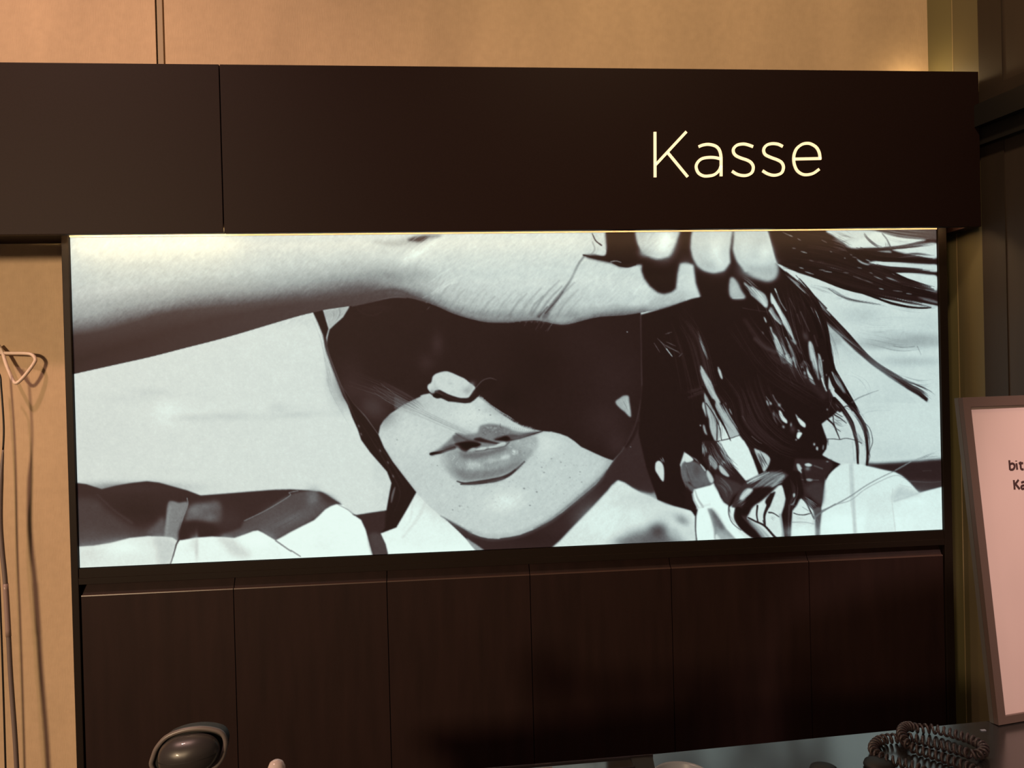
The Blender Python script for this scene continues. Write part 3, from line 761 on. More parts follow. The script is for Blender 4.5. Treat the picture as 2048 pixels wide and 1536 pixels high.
    pg('@C 1250,760 1500,690 1700,620 @D 0,560 100,420 500,300 560,370 640,430 700,490 790,580 900,680 980,760 1060,850 1150,930 1260,1060 1340,1140 1130,1080 1000,1020 930,940 920,1040 950,1130 1000,1250 1050,1320 1140,1540 @O 1200,100 1330,300 1100,420 1000,480 880,570 920,700 980,860 960,1000 890,1100 1040,1180 1200,1250 1050,1380 950,1536 @P 1900,480 1870,800 1840,1300 1650,1400 @P 1400,1310 1250,1310 900,1300 700,1300 640,1000 500,830 400,600 300,450 150,250 0,170 @G 1640,560 1600,680 1700,950 1745,1120 1700,1080 1550,1040 1400,985 1300,700 1230,400 1262,0', 33, 1, False)
    # finger tips
    f1 = '@C 1220,-40 1212,60 1225,120 1260,190 1320,240 1390,265 1450,255 1510,235 1545,160 1570,90 1590,-40'
    f2 = '@C 1745,-40 1712,60 1700,160 1715,240 1750,310 1810,360 1890,385 1970,365 2010,320 2030,200 2050,100 2040,-40'
    f3 = '@D 140,-40 125,100 120,200 150,280 210,350 270,410 340,445 420,465 480,445 508,400 515,330 490,280 465,200 440,100 385,-40'
    for f in (f1, f2, f3):
        pg(f, 190, 3.4)
    blob('@C 1450,150', 20, 24, 240, .9); blob('@C 1330,110', 16, 22, 206, .7); blob('@C 1480,80', 16, 18, 238, .8); blob('@C 1290,215', 12, 8, 176, .7)
    blob('@C 1920,200', 18, 30, 226, .8); blob('@C 1960,300', 12, 14, 222, .8); blob('@C 1790,180', 14, 26, 196, .8); blob('@C 1850,330', 16, 9, 184, .7)
    blob('@D 330,160', 13, 14, 186, .8); blob('@D 400,210', 15, 16, 226, .8); blob('@D 230,200', 16, 30, 214, .6); blob('@D 300,370', 26, 14, 176, .7); blob('@D 440,380', 14, 14, 170, .7); blob('@D 360,290', 26, 8, 218, .6)
    blob('@D 30,150', 6, 34, 205, .5)
    # last finger joints in the gaps
    pg('@D 85,445 115,430 150,470 185,540 225,600 200,620 110,618 80,570', 172, 2); st('@D 110,612 205,608', 1.5, 1.5, 205, .8, .8); blob('@D 130,530', 9, 12, 190, .7)
    blob('@C 1650,430', 12, 26, 206, .8); st('@C 1625,560 1760,600', 3, 3, 200, .5, 2)

    # right part: sky showing between the flying locks
    S = 210
    pg('@K 690,10 760,80 860,150 930,210 1050,230 1200,220 1450,215 1700,165 1880,115 1700,90 1500,60 1300,20 1200,10', S, 1.5)
    pg('@K 700,0 900,120 1040,140 1250,30 1150,0', 190, 2, True, .6)
    pg('@K 1460,230 1600,195 1750,180 2010,160 2010,330 1850,330 1700,300 1560,270', S, 1.5)
    pg('@K 1180,400 1290,375 1450,380 1700,400 1900,410 2010,420 2010,500 1850,490 1700,475 1560,460 1400,450 1300,430', S, 1.2)
    pg('@K 1460,520 1560,512 1750,520 1900,535 2010,560 2010,720 1950,710 1820,670 1700,630 1600,590 1520,550', 214, 1.2)
    pg('@K 1680,670 1760,680 1880,710 2010,740 1990,750 1880,735 1760,705', 180, 2, True, .9)
    pg('@K 1390,570 1460,585 1560,630 1680,672 1660,685 1560,655 1450,610', 196, 1)
    pg('@K 1040,350 1120,395 1200,420 1160,425 1080,395', 180, 1); pg('@K 1180,262 1300,255 1440,250 1450,285 1330,275 1200,275', 168, 1.3, True, .8)
    pg('@K 560,400 620,385 700,420 800,450 880,490 760,470 650,430', 128, 1.2); pg('@K 730,450 860,478 850,490 760,468', 205, 1)
    # between the lower lock and the sky
    pg('@K 1000,700 1100,710 1300,760 1500,810 1750,860 2010,915 2020,935 1850,930 1600,900 1400,850 1200,790 1080,745', 196, 1.1)
    pg('@K 1770,805 1880,820 2010,860 2010,880 1880,850', 150, 1.5, True, .8)
    # the sky on the right, below the lock
    pg('@D 500,300 560,335 700,395 830,430 1000,475 1120,505 1180,540 1300,600 1450,640 1600,680 1720,695 1990,690 1990,1540 1140,1540 1060,1340 @D 1350,1160 1260,1050 1150,930 1060,840 960,730 830,600 700,480 600,400', 212, 1, False)
    for s, rx, ry, v in (('@D 1250,760', 45, 17, 190), ('@D 1500,930', 60, 9, 196), ('@D 1650,1000', 95, 10, 163), ('@D 1800,965', 50, 12, 166),
                         ('@D 1450,1025', 60, 8, 170), ('@D 1650,1170', 70, 10, 182), ('@D 1850,830', 40, 16, 202), ('@D 1300,1350', 40, 22, 220)):
        blob(s, rx, ry, v, .8)
    # flying locks
    lock('@K 60,400 300,440 600,540 900,650 1200,720 1600,800 2010,880', (20, 26), 60, (24, 44), (1, 3), .9)
    lock('@K 200,380 700,470 1100,570 1500,680 2010,770', (40, 16), 70, (24, 40), (1.5, 4), .9)
    lock('@K 980,240 1300,320 1600,340 2010,370', (22, 12), 50, (24, 44), (1, 3), .95)
    lock('@K 1500,320 1750,300 2010,335', (6, 12), 16, (40, 120), (.8, 1.6), .7)
    lock('@K 900,230 1300,235 1600,200 1880,125', (6, 5), 12, (30, 70), (.8, 2), .8)
    lock('@K 1200,230 1500,215 1800,180 2010,150', (5, 8), 10, (40, 110), (.8, 2), .8)
    lock('@K 1100,400 1400,470 1700,485 2010,500', (12, 8), 30, (26, 60), (1, 2.4), .9)
    lock('@K 1200,440 1450,530 1600,600 1750,650 2010,720', (12, 12), 34, (26, 56), (1, 2.4), .9)
    lock('@K 1300,600 1500,680 1800,750 2010,790', (14, 12), 30, (24, 40), (1.5, 3), .95)
    lock('@K 950,700 1150,770 1400,860 1600,910 1800,935 2010,930', (3, 3), 12, (26, 60), (1, 2.4), .9)
    st('@K 930,690 1120,765 1300,830 1450,885 1600,920 1750,938 1930,935', 4, 2, 28, .9, .7, 3.6)
    lock('@K 400,660 700,710 880,810 1000,850 1200,880 1450,920', (6, 4), 8, (60, 150), (.7, 1.4), .7)
    st('@K 700,710 800,780 900,820 1010,850 1200,880 1320,898', 1, .8, 56, .8, .6, 1.8)
    lock('@K 400,660 550,710 700,760 850,790', (4, 10), 6, (130, 170), (.6, 1), .6)
    lock('@K 640,890 850,820 1000,790', (6, 10), 5, (160, 180), (.6, 1), .5)
    lock('@K 1400,900 1650,960 2000,980', (8, 14), 6, (165, 185), (.6, 1), .6)
    lock('@K 900,1150 1200,1210 1500,1190 1900,1230', (40, 60), 16, (168, 190), (.5, 1), .5, jit=1)
    lock('@K 950,1290 1300,1350 1500,1400 1700,1410 2000,1370', (30, 14), 14, (110, 180), (.5, 1), .6, jit=1)
    st('@K 1480,1395 1600,1412 1740,1400', 1, 1, 100, .7); st('@K 1770,1400 1790,1440 1815,1500', 1.6, .6, 120, .7)
    lock('@K 1500,1300 1600,1210 1750,1190', (30, 20), 6, (170, 186), (.5, .9), .5)
    # streaks of light inside the upper hair
    for s in ('@K 220,70 270,90', '@K 330,115 365,135', '@K 265,228 305,233', '@K 370,268 440,285', '@K 590,485 660,490', '@K 640,500 740,515',
              '@K 880,518 940,522', '@K 1000,560 1110,600', '@K 1110,600 1230,640', '@K 1310,705 1360,716', '@K 1480,730 1590,742', '@K 960,300 985,308',
              '@K 620,130 680,160', '@K 150,40 260,90', '@K 350,460 400,472', '@K 1640,765 1700,770', '@K 990,330 1040,340', '@K 720,265 740,270', '@K 890,342 905,346',
              '@K 1195,515 1230,525', '@K 1250,560 1350,600', '@K 470,370 520,385', '@K 1050,455 1100,465', '@K 1150,360 1200,380', '@K 420,510 520,540'):
        st(s, 1, 1, prng.uniform(120, 190), .75, .7, 2)
    lock('@K 100,60 700,150 1000,260', (40, 30), 40, (44, 72), (1, 2), .35, cut=(0, .8, .2, 1))
    lock('@K 200,300 800,420 1400,640 2000,800', (30, 20), 40, (42, 70), (1, 2), .35, cut=(0, .8, .2, 1))
    # top right: brown fringe in front of the sky
    lock('@K 700,60 900,100 1050,150', (50, 40), 26, (80, 150), (.6, 1.2), .5, jit=2)
    lock('@K 730,120 850,170 980,225', (12, 4), 14, (60, 110), (.8, 1.5), .7)
    lock('@K 1100,10 1180,110 1280,190 1350,215', (4, 8), 6, (70, 110), (1, 2), .8)
    st('@K 1350,50 1400,110 1430,170 1450,215', 2, 3, 90, .8, 1); lock('@K 1430,130 1450,230', (14, 20), 6, (100, 140), (.8, 1.4), .6)
    lock('@K 1300,40 1600,120 1850,110', (20, 10), 8, (150, 190), (.6, 1), .5, jit=2)
    pg('@K 1180,-20 1400,30 1600,65 1800,90 1900,110 2030,120 2030,-30', 78, 2, False)
    lock('@K 1300,0 1600,50 2010,90', (14, 20), 30, (50, 130), (.8, 2), .6)

    # ---- lock that crosses the sky down to the right
    pg('@D 520,335 600,390 700,480 830,600 960,730 1060,840 1150,930 1250,1050 1340,1150 1450,1230 1560,1300 1680,1370 1760,1410 1850,1500 1840,1530 1760,1470 1640,1400 1500,1310 1350,1205 1200,1080 1080,960 940,830 800,690 700,560 600,450', 30, 1.0, False)
    lock('@D 540,350 830,620 1100,900 1340,1160 1620,1340 1880,1510', (8, 12), 40, (24, 60), (.8, 2), .85, cut=(0, .5, .5, 1))
    lock('@D 1450,1260 1650,1370 1780,1440 1890,1530', (10, 26), 30, (30, 90), (.7, 1.6), .8, jit=1.5, cut=(0, .4, .7, 1))
    lock('@D 1500,1260 1750,1370 1910,1400', (4, 26), 12, (110, 170), (.5, 1), .6, jit=1.5)
    lock('@D 1300,1160 1550,1330 1750,1460', (6, 10), 16, (60, 150), (.6, 1.2), .6, jit=1.5)
    lock('@D 560,380 700,510 830,620 960,760', (5, 3), 10, (120, 190), (.8, 1.6), .7)
    st('@L 1040,170 1200,270 1380,430 1500,560 1700,780', 2, 2, 150, .7, .8, 3.2); st('@L 950,50 1180,230 1400,420 1640,660', 3, 3, 44, .9, .8)
    lock('@L 1150,260 1400,480 1700,780', (5, 4), 8, (120, 200), (.6, 1.4), .7)
    # grey haze of fine hair left of it
    pg('@D 800,680 860,740 940,830 1080,960 1200,1075 1340,1195 1500,1310 1640,1400 1750,1540 1150,1540 1060,1400 1010,1280 960,1130 930,1000 900,880 850,770', 206, 1.2, False)
    pg('@D 820,700 900,780 1000,890 1080,970 1060,1020 980,980 930,940 890,850', 165, 3, True, .85)
    blob('@D 1000,980', 16, 18, 172, .8, .7); blob('@D 1150,1080', 26, 10, 196, .6, .8); blob('@D 1250,1300', 50, 34, 216, .7)
    lock('@D 850,750 980,980 1020,1150 1030,1250', (14, 20), 9, (90, 160), (.6, 1), .6)
    st('@D 920,890 970,980 1000,1080 1010,1180 1025,1240', 1, 1, 90, .8)
    lock('@D 900,800 1100,1000 1400,1250', (10, 40), 12, (160, 195), (.6, 1), .5)
    # long locks hanging below the hand
    lock('@D 600,420 800,640 900,860 950,1100 1010,1290 1150,1540', (34, 10), 80, (24, 42), (1.5, 4), .9, cut=(0, .4, .6, 1))
    lock('@M 1250,0 1290,200 1380,450 1560,760 1750,1080 1900,1360', (10, 8), 30, (24, 44), (2, 4), .95)
    pg('@M 1250,-20 1275,100 1310,260 1370,440 1400,520 1340,620 1330,800 1300,860 1240,700 1190,500 1140,200 1130,-20', 32, 1, False)

    # ---- gaps of sky in the lower hair (left column)
    g1 = '@L 240,220 330,290 430,330 530,380 600,440 640,540 640,620 610,655 520,580 420,490 350,430 300,320 240,260'
    pg(g1, 176, 1.3); st('@L 380,320 500,450 600,610', 6, 6, 210, .8, 2, 10); lock('@L 230,200 400,360 620,600', (16, 14), 22, (40, 220), (.6, 1.3), .55)
    lock('@L 180,120 300,190 420,300 500,370', (4, 8), 12, (60, 150), (.6, 1.2), .6)
    pg('@L 690,400 720,440 800,580 880,720 960,850 1020,980 1070,1120 1130,1290 1190,1400 1200,1420 1090,1220 1000,1080 900,920 820,760 740,640 690,540', 212, 1.0)
    pg('@L 660,690 700,640 760,740 850,860 900,960 840,900 760,850 700,760', 150, 1.6); st('@L 670,700 760,830 860,930', 3, 2, 206, .8, 1)
    st('@L 720,600 800,740 880,880', 3, 1, 36, .9, .8); st('@L 760,330 800,420 860,560 950,700', 2.6, 2, 140, .8, .9); st('@L 765,335 790,390', 2, 2, 205, .8)
    pg('@L 570,815 590,820 620,890 605,900', 200, .8); pg('@L 535,1050 560,1070 575,1100 555,1090', 140, .8)
    pg('@L 670,970 700,980 720,1060 800,1150 900,1340 960,1400 1030,1500 @M 640,280 690,320 720,420 740,470 690,430 620,350 590,310 500,270 450,200 440,100 400,-10 @L 760,1200 700,1060', 190, 1.1, False)
    lock('@L 690,980 830,1250 960,1500 @M 640,300 720,460', (14, 26), 34, (36, 225), (.7, 1.8), .6, jit=1)
    st('@L 740,1010 850,1240 940,1480 @M 600,290', 2, 1.5, 40, .9, .7); st('@L 900,1100 980,1300 1060,1450', 9, 10, 32, .95, 1)
    st('@L 945,1150 1000,1260 1080,1440 @M 660,100 740,230', 1.5, 2, 170, .8, .8, 3.5)
    pg('@M 630,20 680,80 740,200 790,330 800,420 790,510 760,480 740,390 700,250 660,140', 120, 1.3, True, .7)
    lock('@M 650,30 730,220 790,500', (6, 5), 10, (40, 210), (.7, 1.5), .7); st('@M 730,290 760,400 790,510', 1.5, 1, 195, .8); st('@M 620,270 700,440', 6, 3, 214, .7, 1)
    pg('@M 700,0 760,0 790,60 770,80', 150, 1.2); st('@L 1130,1290 1180,1400 @M 790,90 870,230', 2, 2, 80, .7, 1)
    lock('@M 860,360 900,420 960,560', (10, 10), 14, (60, 160), (.8, 1.6), .5, jit=2)
    pg('@M 960,460 1000,540 1060,640 1080,700 1110,760 1080,750 1020,700 990,620 970,550', 205, .9)
    pg('@M 910,520 940,560 950,610 980,640 930,650 910,590', 120, 1.1)
    pg('@M 1000,40 1040,60 1050,160 1090,240 1130,320 1150,450 1160,560 1180,680 1150,640 1120,520 1070,440 1040,320 1010,200', 165, 1.3)
    lock('@M 1020,50 1080,280 1150,640', (10, 8), 18, (40, 220), (.7, 1.8), .7, jit=1); st('@M 1020,50 1050,200 1080,300', 4, 3, 205, .7, 1)
    pg('@M 1165,240 1190,260 1225,400 1230,560 1240,660 1300,860 1290,870 1240,760 1215,640 1170,500 1160,350', 165, 1)
    lock('@M 1180,260 1210,450 1290,850', (7, 3), 10, (50, 215), (.7, 1.6), .7); st('@M 1220,650 1250,740 1300,860', 3, 1.5, 212, .9)
    pg('@M 1350,590 1400,540 1440,640 1540,820 1640,980 1700,1060 1640,1110 1560,1170 1470,1100 1430,980 1380,860 1340,820 1335,700', 196, .9)
    st('@M 1360,570 1440,760 1560,900 1700,1080', 8, 10, 28, .95, .8, 11)
    lock('@M 1420,540 1500,640 1620,820', (4, 8), 8, (60, 180), (.7, 1.4), .7); pg('@M 1420,560 1460,620 1560,760 1620,880 1600,900 1500,760', 170, 1.5, True, .8)
    st('@M 1400,510 1500,640 1620,800', 3, .8, 40, .8)
    blob('@M 1240,350', 1.4, 1.8, 130, .9); blob('@M 1298,595', 1.2, 2, 130, .9); blob('@M 880,460', 1.2, 1.4, 150, .9); blob('@M 930,565', 1.6, 2.4, 190, .9); blob('@M 1315,1180', 1.4, 1.8, 130, .8)
    st('@L 1010,490 1060,590 1110,690', 1.5, 1, 90, .7, .8); st('@L 1200,720 1280,900 1350,1050', 2, 1.5, 92, .7, 1); st('@L 1140,760 1200,930', 2, 1, 76, .7, 1)
    st('@L 1430,1120 1490,1300', 2.5, 2, 76, .6, 1.2); blob('@L 1280,1130', 5, 9, 84, .7, -.4); st('@L 210,655 400,690 640,725', .9, .6, 84, .7)
    pg('@L 1340,1220 1380,1230 1420,1340 1420,1536 1370,1536 1340,1340', 190, 1.4, True, .8); st('@L 1500,1430 1530,1500', 2, 3, 170, .7, 1)
    # soft sheen over the big curl
    st('@L 250,860 420,1100 560,1260 760,1400 @M 400,280 700,470 1000,700 1250,960', 4, 10, 62, .55, 5, 12); st('@L 420,1180 600,1330 760,1400', 6, 6, 84, .5, 3)
    lock('@M 0,560 100,900 250,1250 420,1536', (60, 60), 30, (40, 58), (1.5, 4), .35); lock('@M 200,300 700,700 1350,1100', (60, 50), 26, (38, 54), (1.5, 4), .3)
    lock('@N 500,0 900,500 1000,900 1300,1250 1700,1450', (60, 50), 44, (40, 66), (1, 3), .35); lock('@N 1100,300 1300,800 1700,1200 2048,1350', (50, 40), 30, (38, 60), (1, 3), .35)
    lock('@C 1550,700 1750,1000 1850,1400 @N 500,200', (30, 40), 24, (44, 74), (1, 2.4), .4); lock('@C 1740,880 1810,1060 1850,1170', (6, 4), 8, (90, 200), (.7, 1.6), .7)
    pg('@C 1780,1210 1800,1225 1860,1330 1910,1440 1960,1536 1900,1500 1840,1400 1790,1280', 196, 1.1); pg('@C 1935,1220 1950,1230 1978,1310 1970,1325 1945,1270', 160, .8)
    lock('@C 1500,650 1650,1000 1750,1400 @N 300,400 420,1000', (60, 60), 50, (44, 70), (.8, 1.8), .4, jit=1, cut=(0, .7, .3, 1))
    lock('@D 100,700 300,1000 520,1250 900,1450', (60, 40), 44, (42, 66), (.8, 1.8), .4, jit=1, cut=(0, .7, .3, 1))
    lock('@D 560,420 700,800 760,1200', (80, 40), 40, (50, 96), (.7, 1.4), .4, jit=1, cut=(0, .8, .2, 1))
    lock('@D 450,560 560,900 700,1250 820,1450', (70, 60), 34, (60, 190), (.6, 1.3), .55, jit=1, cut=(0, .8, .15, .9))
    lock('@O 900,100 1100,250 1300,500 1400,700', (60, 40), 16, (30, 90), (.5, .9), .6, jit=3)
    lock('@M 1500,600 1700,900 1900,1300', (70, 60), 12, (120, 170), (.5, .8), .6, jit=3)
    # wisps on the dark hair beside the face
    for s in ('@C 1400,970 1440,1010 1500,1090 1530,1130', '@C 1430,1000 1500,1050 1590,1085', '@C 1480,1000 1560,1035', '@C 1470,930 1530,912', '@C 1590,1130 1620,1100', '@C 1370,1010 1420,1090', '@C 1480,1030 1600,1100'):
        st(s, 1, .8, 110, .7, .6, 1.6)
    st('@C 1480,1060 1530,1125', 2, 1.5, 200, .8, .7)
    blob('@C 1130,912', 1, 1, 200, .9); blob('@G 1160,520', 1, 1, 150, .8)

    # ---- sky gaps lower centre (left of the big curl)
    pg('@N 340,0 400,0 450,90 520,190 560,290 580,380 600,460 660,540 700,620 740,700 830,830 920,930 1000,1070 1010,1100 1080,1200 1160,1330 1240,1536 830,1536 760,1450 640,1280 590,1200 530,1070 500,960 490,830 460,740 430,560 410,470 410,380 470,470 540,640 600,700 570,500 500,400 430,260 370,120', 178, 1, False)
    pg('@N 640,780 720,900 800,1040 830,1150 650,1190 700,1100 660,960', 220, 1.2); pg('@N 620,1210 830,1160 1000,1110 1080,1200 1200,1440 1250,1560 860,1560 740,1400', 226, 1.0, False)
    lock('@N 420,380 560,640 640,900 640,1180', (16, 20), 26, (40, 190), (.8, 1.8), .6, jit=1)
    lock('@N 380,60 520,330 600,520', (6, 8), 16, (120, 215), (1, 2.4), .6, jit=1); lock('@N 650,560 800,830 980,1090', (18, 14), 26, (120, 220), (1, 2.4), .6)
    st('@N 380,280 480,430 560,580 640,760 740,930 820,1100 900,1300', 3, 1, 30, .95, .7, 5); st('@N 440,560 540,700 620,840 680,1000 700,1160 730,1330', 2, 1.2, 44, .9, .6, 2)
    st('@N 620,850 630,960 625,1180', 2, 2.4, 44, .9); st('@N 590,1215 700,1190 850,1155 1010,1100', 2.5, 1.2, 44, .9, .6); st('@N 640,1200 740,1330 740,1400', 1.2, 1, 44, .8)
    pg('@N 540,490 600,530 600,640 700,820 740,920 660,800 560,600', 34, 1, True, .9)
    pg('@N 480,560 540,640 600,760 610,840 560,760 500,660', 40, 1, True, .0)
    pg('@N 380,560 405,545 430,680 445,800 400,690 375,620', 190, 1); pg('@N 385,940 410,930 440,1030 460,1100 410,1050', 165, 1.1)
    blob('@N 343,935', 1.4, 1.6, 200, .9); pg('@N 645,0 680,0 715,120 700,140 670,80', 190, .9); st('@N 770,555 790,590', 2, 1, 110, .7); st('@N 840,660 880,750', 2, 1, 150, .8, .7, 2.4)
    st('@N 1060,780 1110,860', 2, 1, 80, .7, 1); st('@N 1220,1120 1330,1210 1390,1240', 1.5, 1, 96, .8, .7)
    st('@N 1465,450 1550,570', 1.2, 2.5, 130, .8, .8); pg('@N 1465,520 1485,520 1510,600 1490,590', 170, .8); pg('@N 1515,545 1550,545 1560,580 1535,590', 150, 1)
    st('@N 1580,420 1620,500 1700,610 1770,690', 2, 1.5, 110, .8, .9, 3); blob('@N 1690,590', 3, 3, 175, .8)
    pg('@N 1685,685 1720,700 1760,780 1820,850 1820,900 1770,880 1720,830 1690,760', 214, .8); blob('@N 1600,745', 2, 4, 180, .8, -.3)
    lock('@N 1590,640 1650,800 1780,980', (14, 14), 18, (50, 120), (.8, 1.8), .6, jit=2)
    blob('@N 1760,960', 2.4, 3, 175, .8, -.5); blob('@N 1890,925', 2, 4, 175, .8); blob('@N 1920,1000', 5, 7, 74, .7)
    pg('@O 430,400 470,450 540,510 600,570 590,630 520,590 470,510', 216, .8); st('@O 450,450 480,470', 1, 1, 90, .7)
    pg('@O 470,710 540,720 530,760 480,825 450,790', 222, .8); blob('@O 485,682', 2.6, 1.8, 170, .8, .5); blob('@O 440,838', 1.8, 1.8, 170, .8)
    blob('@O 750,915', 2, 2.6, 205, .9); pg('@O 790,955 815,970 810,1020 780,1000', 190, .9); pg('@O 900,930 915,940 905,1010 890,990', 150, .9); blob('@O 970,325', 1.5, 2, 120, .8)
    # gap with the white sky left of the parallel locks
    pg('@O 880,575 970,505 1060,445 1150,350 1240,440 1300,560 1360,680 1420,830 1440,870 1470,1050 1480,1250 1340,1240 1200,1245 1040,1180 890,1090 960,1000 985,860 950,740', 206, .9, False)
    pg('@O 1020,0 1130,0 1200,130 1300,240 1420,350 1520,520 1580,680 1620,870 1640,1050 1640,1260 1510,1250 1500,1000 1440,720 1400,590 1300,420 1180,260 1100,150', 208, .8, False)
    st('@O 1090,150 1200,270 1300,410 1390,560 1440,740 1480,940 1495,1250', 9, 4.5, 30, .97, .8, 8)
    st('@O 1140,0 1260,130 1380,260 1500,420 1600,600 1640,800 1660,1050 1650,1270', 11, 5, 30, .97, .8, 7)
    lock('@O 1140,220 1300,440 1430,700 1490,1000 1500,1240', (8, 6), 14, (34, 110), (.8, 1.6), .7); lock('@O 1300,240 1520,480 1650,800 1650,1250', (10, 9), 16, (34, 120), (.8, 1.6), .7, jit=1)
    st('@O 1600,540 1700,660 1745,860 1700,1020 1640,1200', 1, 1.6, 60, .85, .6, 1.4); st('@O 1640,700 1690,860 1700,1000', .8, .6, 120, .7); st('@O 1690,1060 1700,1130 1670,1230', 1.5, 1, 60, .8)
    lock('@O 1440,660 1540,840 1640,960', (8, 10), 10, (110, 170), (.7, 1.4), .6, jit=1)
    st('@O 980,490 1080,590 1140,720 1185,830', 4, 1.6, 34, .95, .7); st('@O 1070,440 1085,560 1120,640 1200,700', 2.6, 1, 40, .9); st('@O 1100,420 1200,480 1300,560', 3, 1.4, 50, .85); st('@O 1110,380 1230,450', 2, 1.2, 50, .85)
    lock('@O 1000,480 1150,560 1330,600', (18, 20), 14, (70, 180), (.7, 1.6), .5, jit=2)
    st('@O 950,825 1080,825 1190,835 1300,815 1450,850 1560,900', 1.4, 1.4, 50, .9); st('@O 1120,210 1230,280 1320,270 1400,350', 2, 2, 44, .85); st('@O 1160,230 1350,330', 1, 1, 60, .7)
    st('@O 985,830 990,930', 2, 1, 50, .7); st('@O 1400,880 1430,1200', 1, 1, 160, .6, 1)
    st('@O 1380,210 1500,130 1700,50 1850,0', 1.4, .7, 96, .7); st('@O 1560,430 1700,360 2040,340', 1, .6, 178, .6); lock('@O 1500,400 1750,330 2040,330', (14, 20), 6, (180, 196), (.5, .9), .6)
    st('@M 1740,1070 1850,990 2040,910', 1, .7, 110, .6)

    # ---- band of dark sea and the shoulder at the lower right
    pg('@H 1300,712 1400,715 1600,705 1800,690 1990,675 1990,960 1860,960 1770,980 1700,900 1600,820 1450,780 1330,745 1290,740', 48, 2.6, False)
    pg('@H 1680,870 1980,880 1990,925 1780,975', 66, 3, True, .8); st('@H 1690,875 1850,885 1970,880', 2, 1, 96, .6, 1); st('@H 1800,785 1880,782', 1, 1, 84, .6)
    lock('@H 1700,700 1850,660 1990,640', (8, 16), 10, (70, 150), (.6, 1), .6, jit=2)
    pg('@H 880,1600 880,1330 895,1150 910,1000 930,880 970,810 1030,755 1100,722 1180,715 1260,725 1330,745 1450,772 1560,795 1620,830 1690,890 1770,980 1860,955 2000,920 2000,1600', 222, .9, False)
    blob('@H 1300,1250', 120, 26, 236, .7); blob('@H 1050,1250', 30, 26, 236, .6); blob('@H 1750,1060', 40, 18, 232, .6)
    st('@H 1165,730 1175,900 1185,1100 1200,1330', 7, 6, 190, .8, 2.5); st('@H 1150,730 1165,1100', 2, 2, 200, .6, 1)
    pg('@H 1330,990 1540,1010 1530,1140 1545,1330 1300,1330 1310,1100', 216, 3, True, .5); st('@H 1535,940 1530,1060 1560,1330', 2, 2, 204, .7, 1)
    pg('@H 1535,1000 1600,920 1680,950 1780,985 1650,1020 1540,1040', 190, 4, True, .75); st('@H 1770,980 1650,1020 1550,1050', 2, 3, 186, .7, 2); st('@H 1600,905 1700,930', 1, 1, 180, .5)
    st('@H 860,1150 1000,1090 1150,1010 1300,910 1450,830 1600,760 1690,705', 3, 1.4, 122, .8, .8, 1.8); st('@H 880,1160 1010,1085 1160,1040 1280,950 1430,870 1560,822 1640,850', 2, 1, 150, .7, .8)
    st('@H 1560,775 1640,730 1700,700', 1.4, 1.2, 150, .8)

    # ---- lower centre: white bow, twisted lock and strands over the collar
    pg('@P 0,170 40,170 100,220 230,330 290,380 400,520 500,600 480,700 520,830 600,880 600,1000 700,1150 900,1330 150,1330 140,1030 90,940 0,900', 36, 1.0, False)
    pg('@P 470,0 800,0 860,100 930,260 1000,450 1000,480 820,545 700,400 600,290 520,150', 224, .9, False)
    lock('@P 440,0 560,200 760,470', (8, 4), 10, (60, 190), (.7, 1.6), .7, jit=1)
    # grey shaded scarf
    pg('@P -30,290 100,270 220,340 300,440 390,560 330,600 240,620 130,640 60,560 -20,540 -60,400', 100, 1.5)
    lock('@P 20,300 60,450 130,600', (30, 40), 16, (70, 140), (1.5, 4), .5); blob('@P 250,500', 14, 10, 112, .6); blob('@P 160,400', 8, 14, 80, .6)
    pg('@P -20,540 60,580 130,640 110,700 40,640', 96, 1.5)
    pg('@G 1640,585 1660,580 1720,635 1650,655', 216, .8); pg('@G 1385,660 1420,645 1455,700 1452,825 1400,760 1380,720', 212, .9); lock('@G 1430,600 1460,680', (6, 4), 5, (160, 210), (.7, 1.4), .8)
    st('@P 210,320 250,370 270,400', 2, 3, 190, .8, .8, 4); pg('@P 290,400 330,420 390,530 350,570 300,480', 196, 1.2)
    # white bow
    pg('@P 120,655 240,625 340,600 390,570 440,660 480,760 530,830 590,870 600,1000 680,1120 780,1220 900,1300 900,1420 150,1420 140,1200 150,1020 170,930 110,800 100,720', 232, 1, False)
    st('@P 130,660 170,780 240,890', 2, 4, 160, .7, 1.4); st('@P 100,720 120,800 175,900', 4, 3, 170, .7, 1.4); st('@P 160,915 260,880 330,860', 3, 4, 206, .5, 2)
    pg('@P 300,915 360,915 390,960 480,1080 560,1190 690,1330 400,1330 390,1180 340,1020', 150, 1.3, False); pg('@P 350,930 400,960 480,1080 540,1200 470,1180 400,1080', 92, 3, True, .9)
    pg('@P 410,1290 430,1260 480,1320 420,1330', 222, .9); pg('@P 440,1240 680,1330 480,1330', 176, 2.5, True, .8); blob('@P 420,1120', 6, 12, 120, .6)
    st('@P 140,1030 140,1200 155,1340', 2, 2.5, 60, .8, .8)
    # white cloth right of the bow, behind the strands
    pg('@P 600,900 700,820 900,640 1320,600 1380,800 1600,780 1800,1000 1850,1300 1850,1400 900,1400 700,1200', 220, 1, False)
    pg('@P 1500,240 2000,260 2020,360 1920,500 1880,700 1860,900 1700,760 1600,800 1450,500', 50, 1.6, False)
    pg('@P 1640,640 1800,560 1890,620 1870,850 1780,820 1660,700', 66, 3, True, .9)
    pg('@P 1520,320 1560,320 1600,400 1590,440 1540,400', 190, 1); pg('@P 1630,320 1680,305 1730,330 1700,350 1650,345', 205, .9); blob('@P 1670,380', 5, 4, 140, .7); pg('@P 1640,530 1680,515 1740,530 1700,550', 170, 1)
